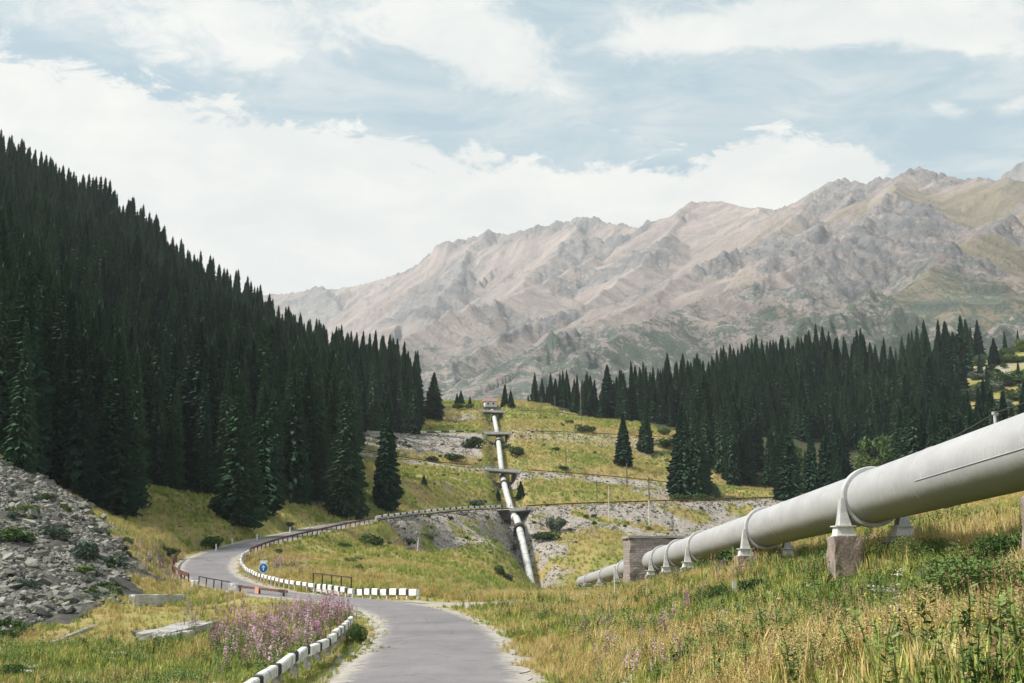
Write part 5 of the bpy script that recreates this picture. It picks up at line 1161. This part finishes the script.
T_SOR = [tuft('sorrel_plant', k + 50, [G_OL, G_RUST], 5, .8, .12, 1, wid=.008, bend=.15, heads=(.9, 1, 26, .62, .5), stem_leaves=3, hs=.013) for k in range(2)]
T_UMB = [tuft('umbel_plant', k + 60, [G_GR, G_CREAM], 4, .8, .14, 1, wid=.009, bend=.2, heads=(1, 1, 26, .97, 3.6), stem_leaves=5, hs=.012) for k in range(2)]
T_YEL = [tuft('yellow_plant', k + 70, [G_GR, G_YEL], 5, .5, .12, 1, wid=.009, bend=.2, heads=(1, 1, 14, .9, 2.2), stem_leaves=6, hs=.011) for k in range(2)]
def area(x0, x1, y0, y1, dens, seed, fall=None):
    """random spots over a stretch of ground, thinning with distance, never on the road"""
    r = np.random.default_rng(seed); N = int((x1 - x0) * (y1 - y0) * dens); x = r.uniform(x0, x1, N); y = r.uniform(y0, y1, N)
    m = np.abs(x / np.maximum(y, 1)) < np.where(y < 60, .60, .42)
    if fall: m &= r.random(N) < np.clip((fall / np.maximum(y, 1)) ** 1.5, 0, 1)
    x, y = x[m], y[m]; D = np.minimum.reduce([roadinfo(x, y, rd)[0] + 2.7 - hw for rd, hw in ROADS]); return x, y, D, r
def put(name, src, x, y, s, seed, lab, tilt=.12):
    o = scatter(name, np.stack([x, y, gz(x, y)], 1), src, s, tilt=tilt, seed=seed); o['label'] = lab; return o
x, y, D, r = area(-32, 38, 7, 130, 40, 1, 16)
def ok_ground(x, y): z_ = zones(x, y); return (z_['rubble'] < .5) & (z_['scree'] < .35) & ~((z_['earth'] > .8) & (x > 12) & (y > 50))
v = fbm(x / 5, y / 5, 3, 201); v2 = fbm(x / 1.8, y / 1.8, 2, 203); e = 3.3 + .9 * fbm(x / 2, y / 2, 2, 207); lx, ly, _ = P(452, 606, 88); lay = np.hypot((x - lx) / 5.5, (y - ly) / 4.6) > 1.0
PXg = 512 + FPX * x / y
m = (D > np.where(x < -1.5, e - .85, e - .45)) & ok_ground(x, y) & lay; x, y, D, v, v2, PXg = [q[m] for q in (x, y, D, v, v2, PXg)]
s = (np.random.default_rng(2).uniform(.65, 1.35, len(x))) * np.clip(.35 + (D - 2.8) * .22, .35, 1.0) * np.where(y > 45, 1.15, 1) * np.where(x < -3, .85, 1)
s = s * np.where((x < -3) & (y > 58), .75, 1.0)
for poly in ([(142, 648), (142, 618), (212, 614), (216, 640)], [(124, 622), (124, 604), (192, 596), (192, 616)], [(186, 618), (188, 590), (300, 588), (300, 610)], [(40, 652), (40, 634), (100, 614), (104, 634)], [(120, 652), (120, 630), (148, 630), (148, 652)]):
    pp = [hit(*q)[:2] for q in poly]; s = np.where(inpoly(x, y, pp), s * .62, s)
q = np.hypot((x - 10.9) / 1.8, (y - 46.8) / 2.5); s = np.where(q < 1, s * .45, s)
greener = v + .5 * v2 + .3 * np.exp(-((x - 12.0) / 3.0) ** 2) + .12 * fbm(x / 11, y / 11, 2, 209)
a = greener < -.20; c_ = greener > .12; b_ = ~(a | c_)
put('dry_grass', T_DRY, x[a], y[a], s[a], 21, 'dry straw coloured grass on the roadside banks'); put('olive_grass', T_OL, x[b_], y[b_], s[b_], 22, 'olive grass on the roadside banks'); put('green_grass', T_GR, x[c_], y[c_], s[c_], 23, 'green grass on the roadside banks')
r2 = np.random.default_rng(77); q = r2.random(len(x))
w_ = (q < np.clip(.04 + .16 * (v2 + v > .25) + .16 * np.exp(-((x - 12.0) / 2.5) ** 2), 0, 1)); put('leafy_weeds', T_WEED, x[w_], y[w_], s[w_] * r2.uniform(.8, 1.5, w_.sum()), 24, 'green leafy weeds among the grass')
q = r2.random(len(x)); w_ = (q < .012 + .06 * (fbm(x / 4, y / 4, 2, 221) > .3)) & (x > -2); put('sorrel', T_SOR, x[w_], y[w_], s[w_] * 1.0, 25, 'rust brown seed heads in the grass')
q = r2.random(len(x)); w_ = (q < .002 + .010 * (fbm(x / 3, y / 3, 2, 231) > .3)); put('umbel_flowers', T_UMB, x[w_], y[w_], s[w_] * 1.1, 26, 'cream umbel flowers scattered over the bank')
q = r2.random(len(x)); w_ = (q < .004 + .02 * (fbm(x / 3, y / 3, 2, 241) > .35)); put('yellow_flowers', T_YEL, x[w_], y[w_], s[w_] * 1.1, 27, 'small yellow flowers in the grass')
# fireweed: a thick pink stand left of the road, looser ones on the right bank
def stand(poly, dens, seed):
    p = np.array([hit(*q)[:2] for q in poly]); r = np.random.default_rng(seed); A_ = (np.ptp(p[:, 0])) * (np.ptp(p[:, 1])); N = int(A_ * dens); x = r.uniform(p[:, 0].min(), p[:, 0].max(), N); y = r.uniform(p[:, 1].min(), p[:, 1].max(), N)
    m = inpoly(x, y, [tuple(c) for c in p]) & (fbm(x / 3.0, y / 3.0, 3, seed) > -.12) & (roadinfo(x, y, ROAD)[0] > 3.6); return x[m], y[m]
fx, fy = [], []
for poly, dn in (([(205, 683), (215, 650), (228, 632), (262, 616), (300, 612), (340, 612), (352, 622), (330, 640), (300, 662), (262, 683)], 1.5), ([(120, 617), (200, 612), (250, 607), (258, 615), (215, 640), (130, 625)], .35), ([(100, 572), (140, 590), (186, 590), (182, 560), (150, 560)], .6),
                 ([(655, 640), (700, 585), (745, 560), (760, 575), (700, 615), (672, 655)], .9), ([(590, 683), (560, 640), (600, 630), (680, 650), (700, 683)], .35), ([(380, 535), (470, 535), (470, 552), (390, 548)], .30), ([(240, 560), (262, 560), (330, 575), (300, 580)], .3), ([(690, 470), (760, 478), (760, 486), (690, 480)], .3)):
    a, b = stand(poly, dn, len(fx) + 90); fx.append(a); fy.append(b)
fx = np.concatenate(fx); fy = np.concatenate(fy); print('fireweed', len(fx), 'tufts', len(x))
put('fireweed', T_FIRE, fx, fy, np.random.default_rng(4).uniform(.65, 1.25, len(fx)) * np.where(fx > 0, .7, 1), 28, 'pink fireweed stands beside the road and on the bank')
# coarse tussocks on the farther meadows
r = np.random.default_rng(41); N = 120000; x = r.uniform(-75, 110, N); y = 95 + (r.random(N) ** 1.3) * 400; z_ = zones(x, y)
m = (np.abs(x / y) < .39) & (z_['rubble'] < .5) & (z_['gravel'] < .2) & (z_['scree'] < .55 * r.random(N) + .2) & (z_['forest'] < .5); x, y = x[m], y[m]; v = fbm(x / 16, y / 16, 4, 251) + .4 * fbm(x / 3, y / 3, 2, 252)
s = r.uniform(.7, 1.5, len(x)) * (1 + y / 500); a = v < -.16; c_ = v > .04; b_ = ~(a | c_)
put('meadow_straw', T_DRY, x[a], y[a], s[a] * .7, 31, 'dry tussocks on the far meadows'); put('meadow_tussocks', T_OL, x[b_], y[b_], s[b_] * .8, 32, 'olive tussocks on the far meadows'); put('meadow_green', T_GR, x[c_], y[c_], s[c_] * .8, 33, 'green tussocks on the far meadows')
# low scrub dotted over the terraces and the mountain foot
N = 1500; x = r.uniform(-70, 130, N); y = r.uniform(150, 470, N); z_ = zones(x, y); m = (z_['forest'] < .5) & (z_['gravel'] < .2) & (fbm(x / 14, y / 14, 3, 261) > .12) & (np.abs(x / y) < .38) & (z_['rubble'] < .5); x, y = x[m], y[m]
put('low_scrub', SH['g'] + SH['b'] + SH['l'], x, y, r.uniform(.25, 1.0, len(x)), 34, 'low scrub dotted over the terraces', tilt=.05)
q_ = np.array(SCREE_L); x = r.uniform(q_[:, 0].min(), q_[:, 0].max(), 2500); y = r.uniform(q_[:, 1].min(), q_[:, 1].max(), 2500); m = inpoly(x, y, SCREE_L) & (fbm(x / 5, y / 5, 3, 271) > .22) & (r.random(2500) < .5); x, y = x[m], y[m]; put('boulder_scrub', SH['b'] + SH['l'], x, y, r.uniform(.25, .9, len(x)), 37, 'weeds growing between the boulders', tilt=.05)
x = r.uniform(60, 230, 2600); y = r.uniform(420, 620, 2600); m = inpoly(x, y, HOLES[0]) & (r.random(2600) < .45); x, y = x[m], y[m]; put('slope_scrub', SH['b'] + SH['l'] + SH['g'], x, y, r.uniform(1.2, 3.8, len(x)), 35, 'scrub on the rocky far right slope', tilt=.05)
x = r.uniform(60, 160, 900); y = r.uniform(300, 420, 900); m = inpoly(x, y, HOLES[1]); x, y = x[m], y[m]; put('gap_scrub', SH['l'] + SH['g'], x, y, r.uniform(2, 5.5, len(x)), 36, 'bright scrub filling the gap in the right forest', tilt=.05)
# ------------------------------------------------------------------ haze
mh = bpy.data.materials.new('haze_air'); mh.use_nodes = True; nt = mh.node_tree; nt.nodes.clear()
ov = nt.nodes.new('ShaderNodeOutputMaterial'); pv = nt.nodes.new('ShaderNodeVolumePrincipled'); nt.links.new(pv.outputs[0], ov.inputs['Volume'])
pv.inputs['Color'].default_value = (.88, .94, 1.0, 1); pv.inputs['Density'].default_value = .000085; pv.inputs['Anisotropy'].default_value = .1
m = MB(); zt = float(mz.max()) + 30; zb = min(float(mz.min()), float(GZ.min())) - 1
m.box((0, 3300, (zt + zb) / 2), (14000, 7400, zt - zb)); o = link('haze', m.mesh('haze', mh)); o['kind'] = 'stuff'; o['label'] = 'thin pale haze filling the valley'
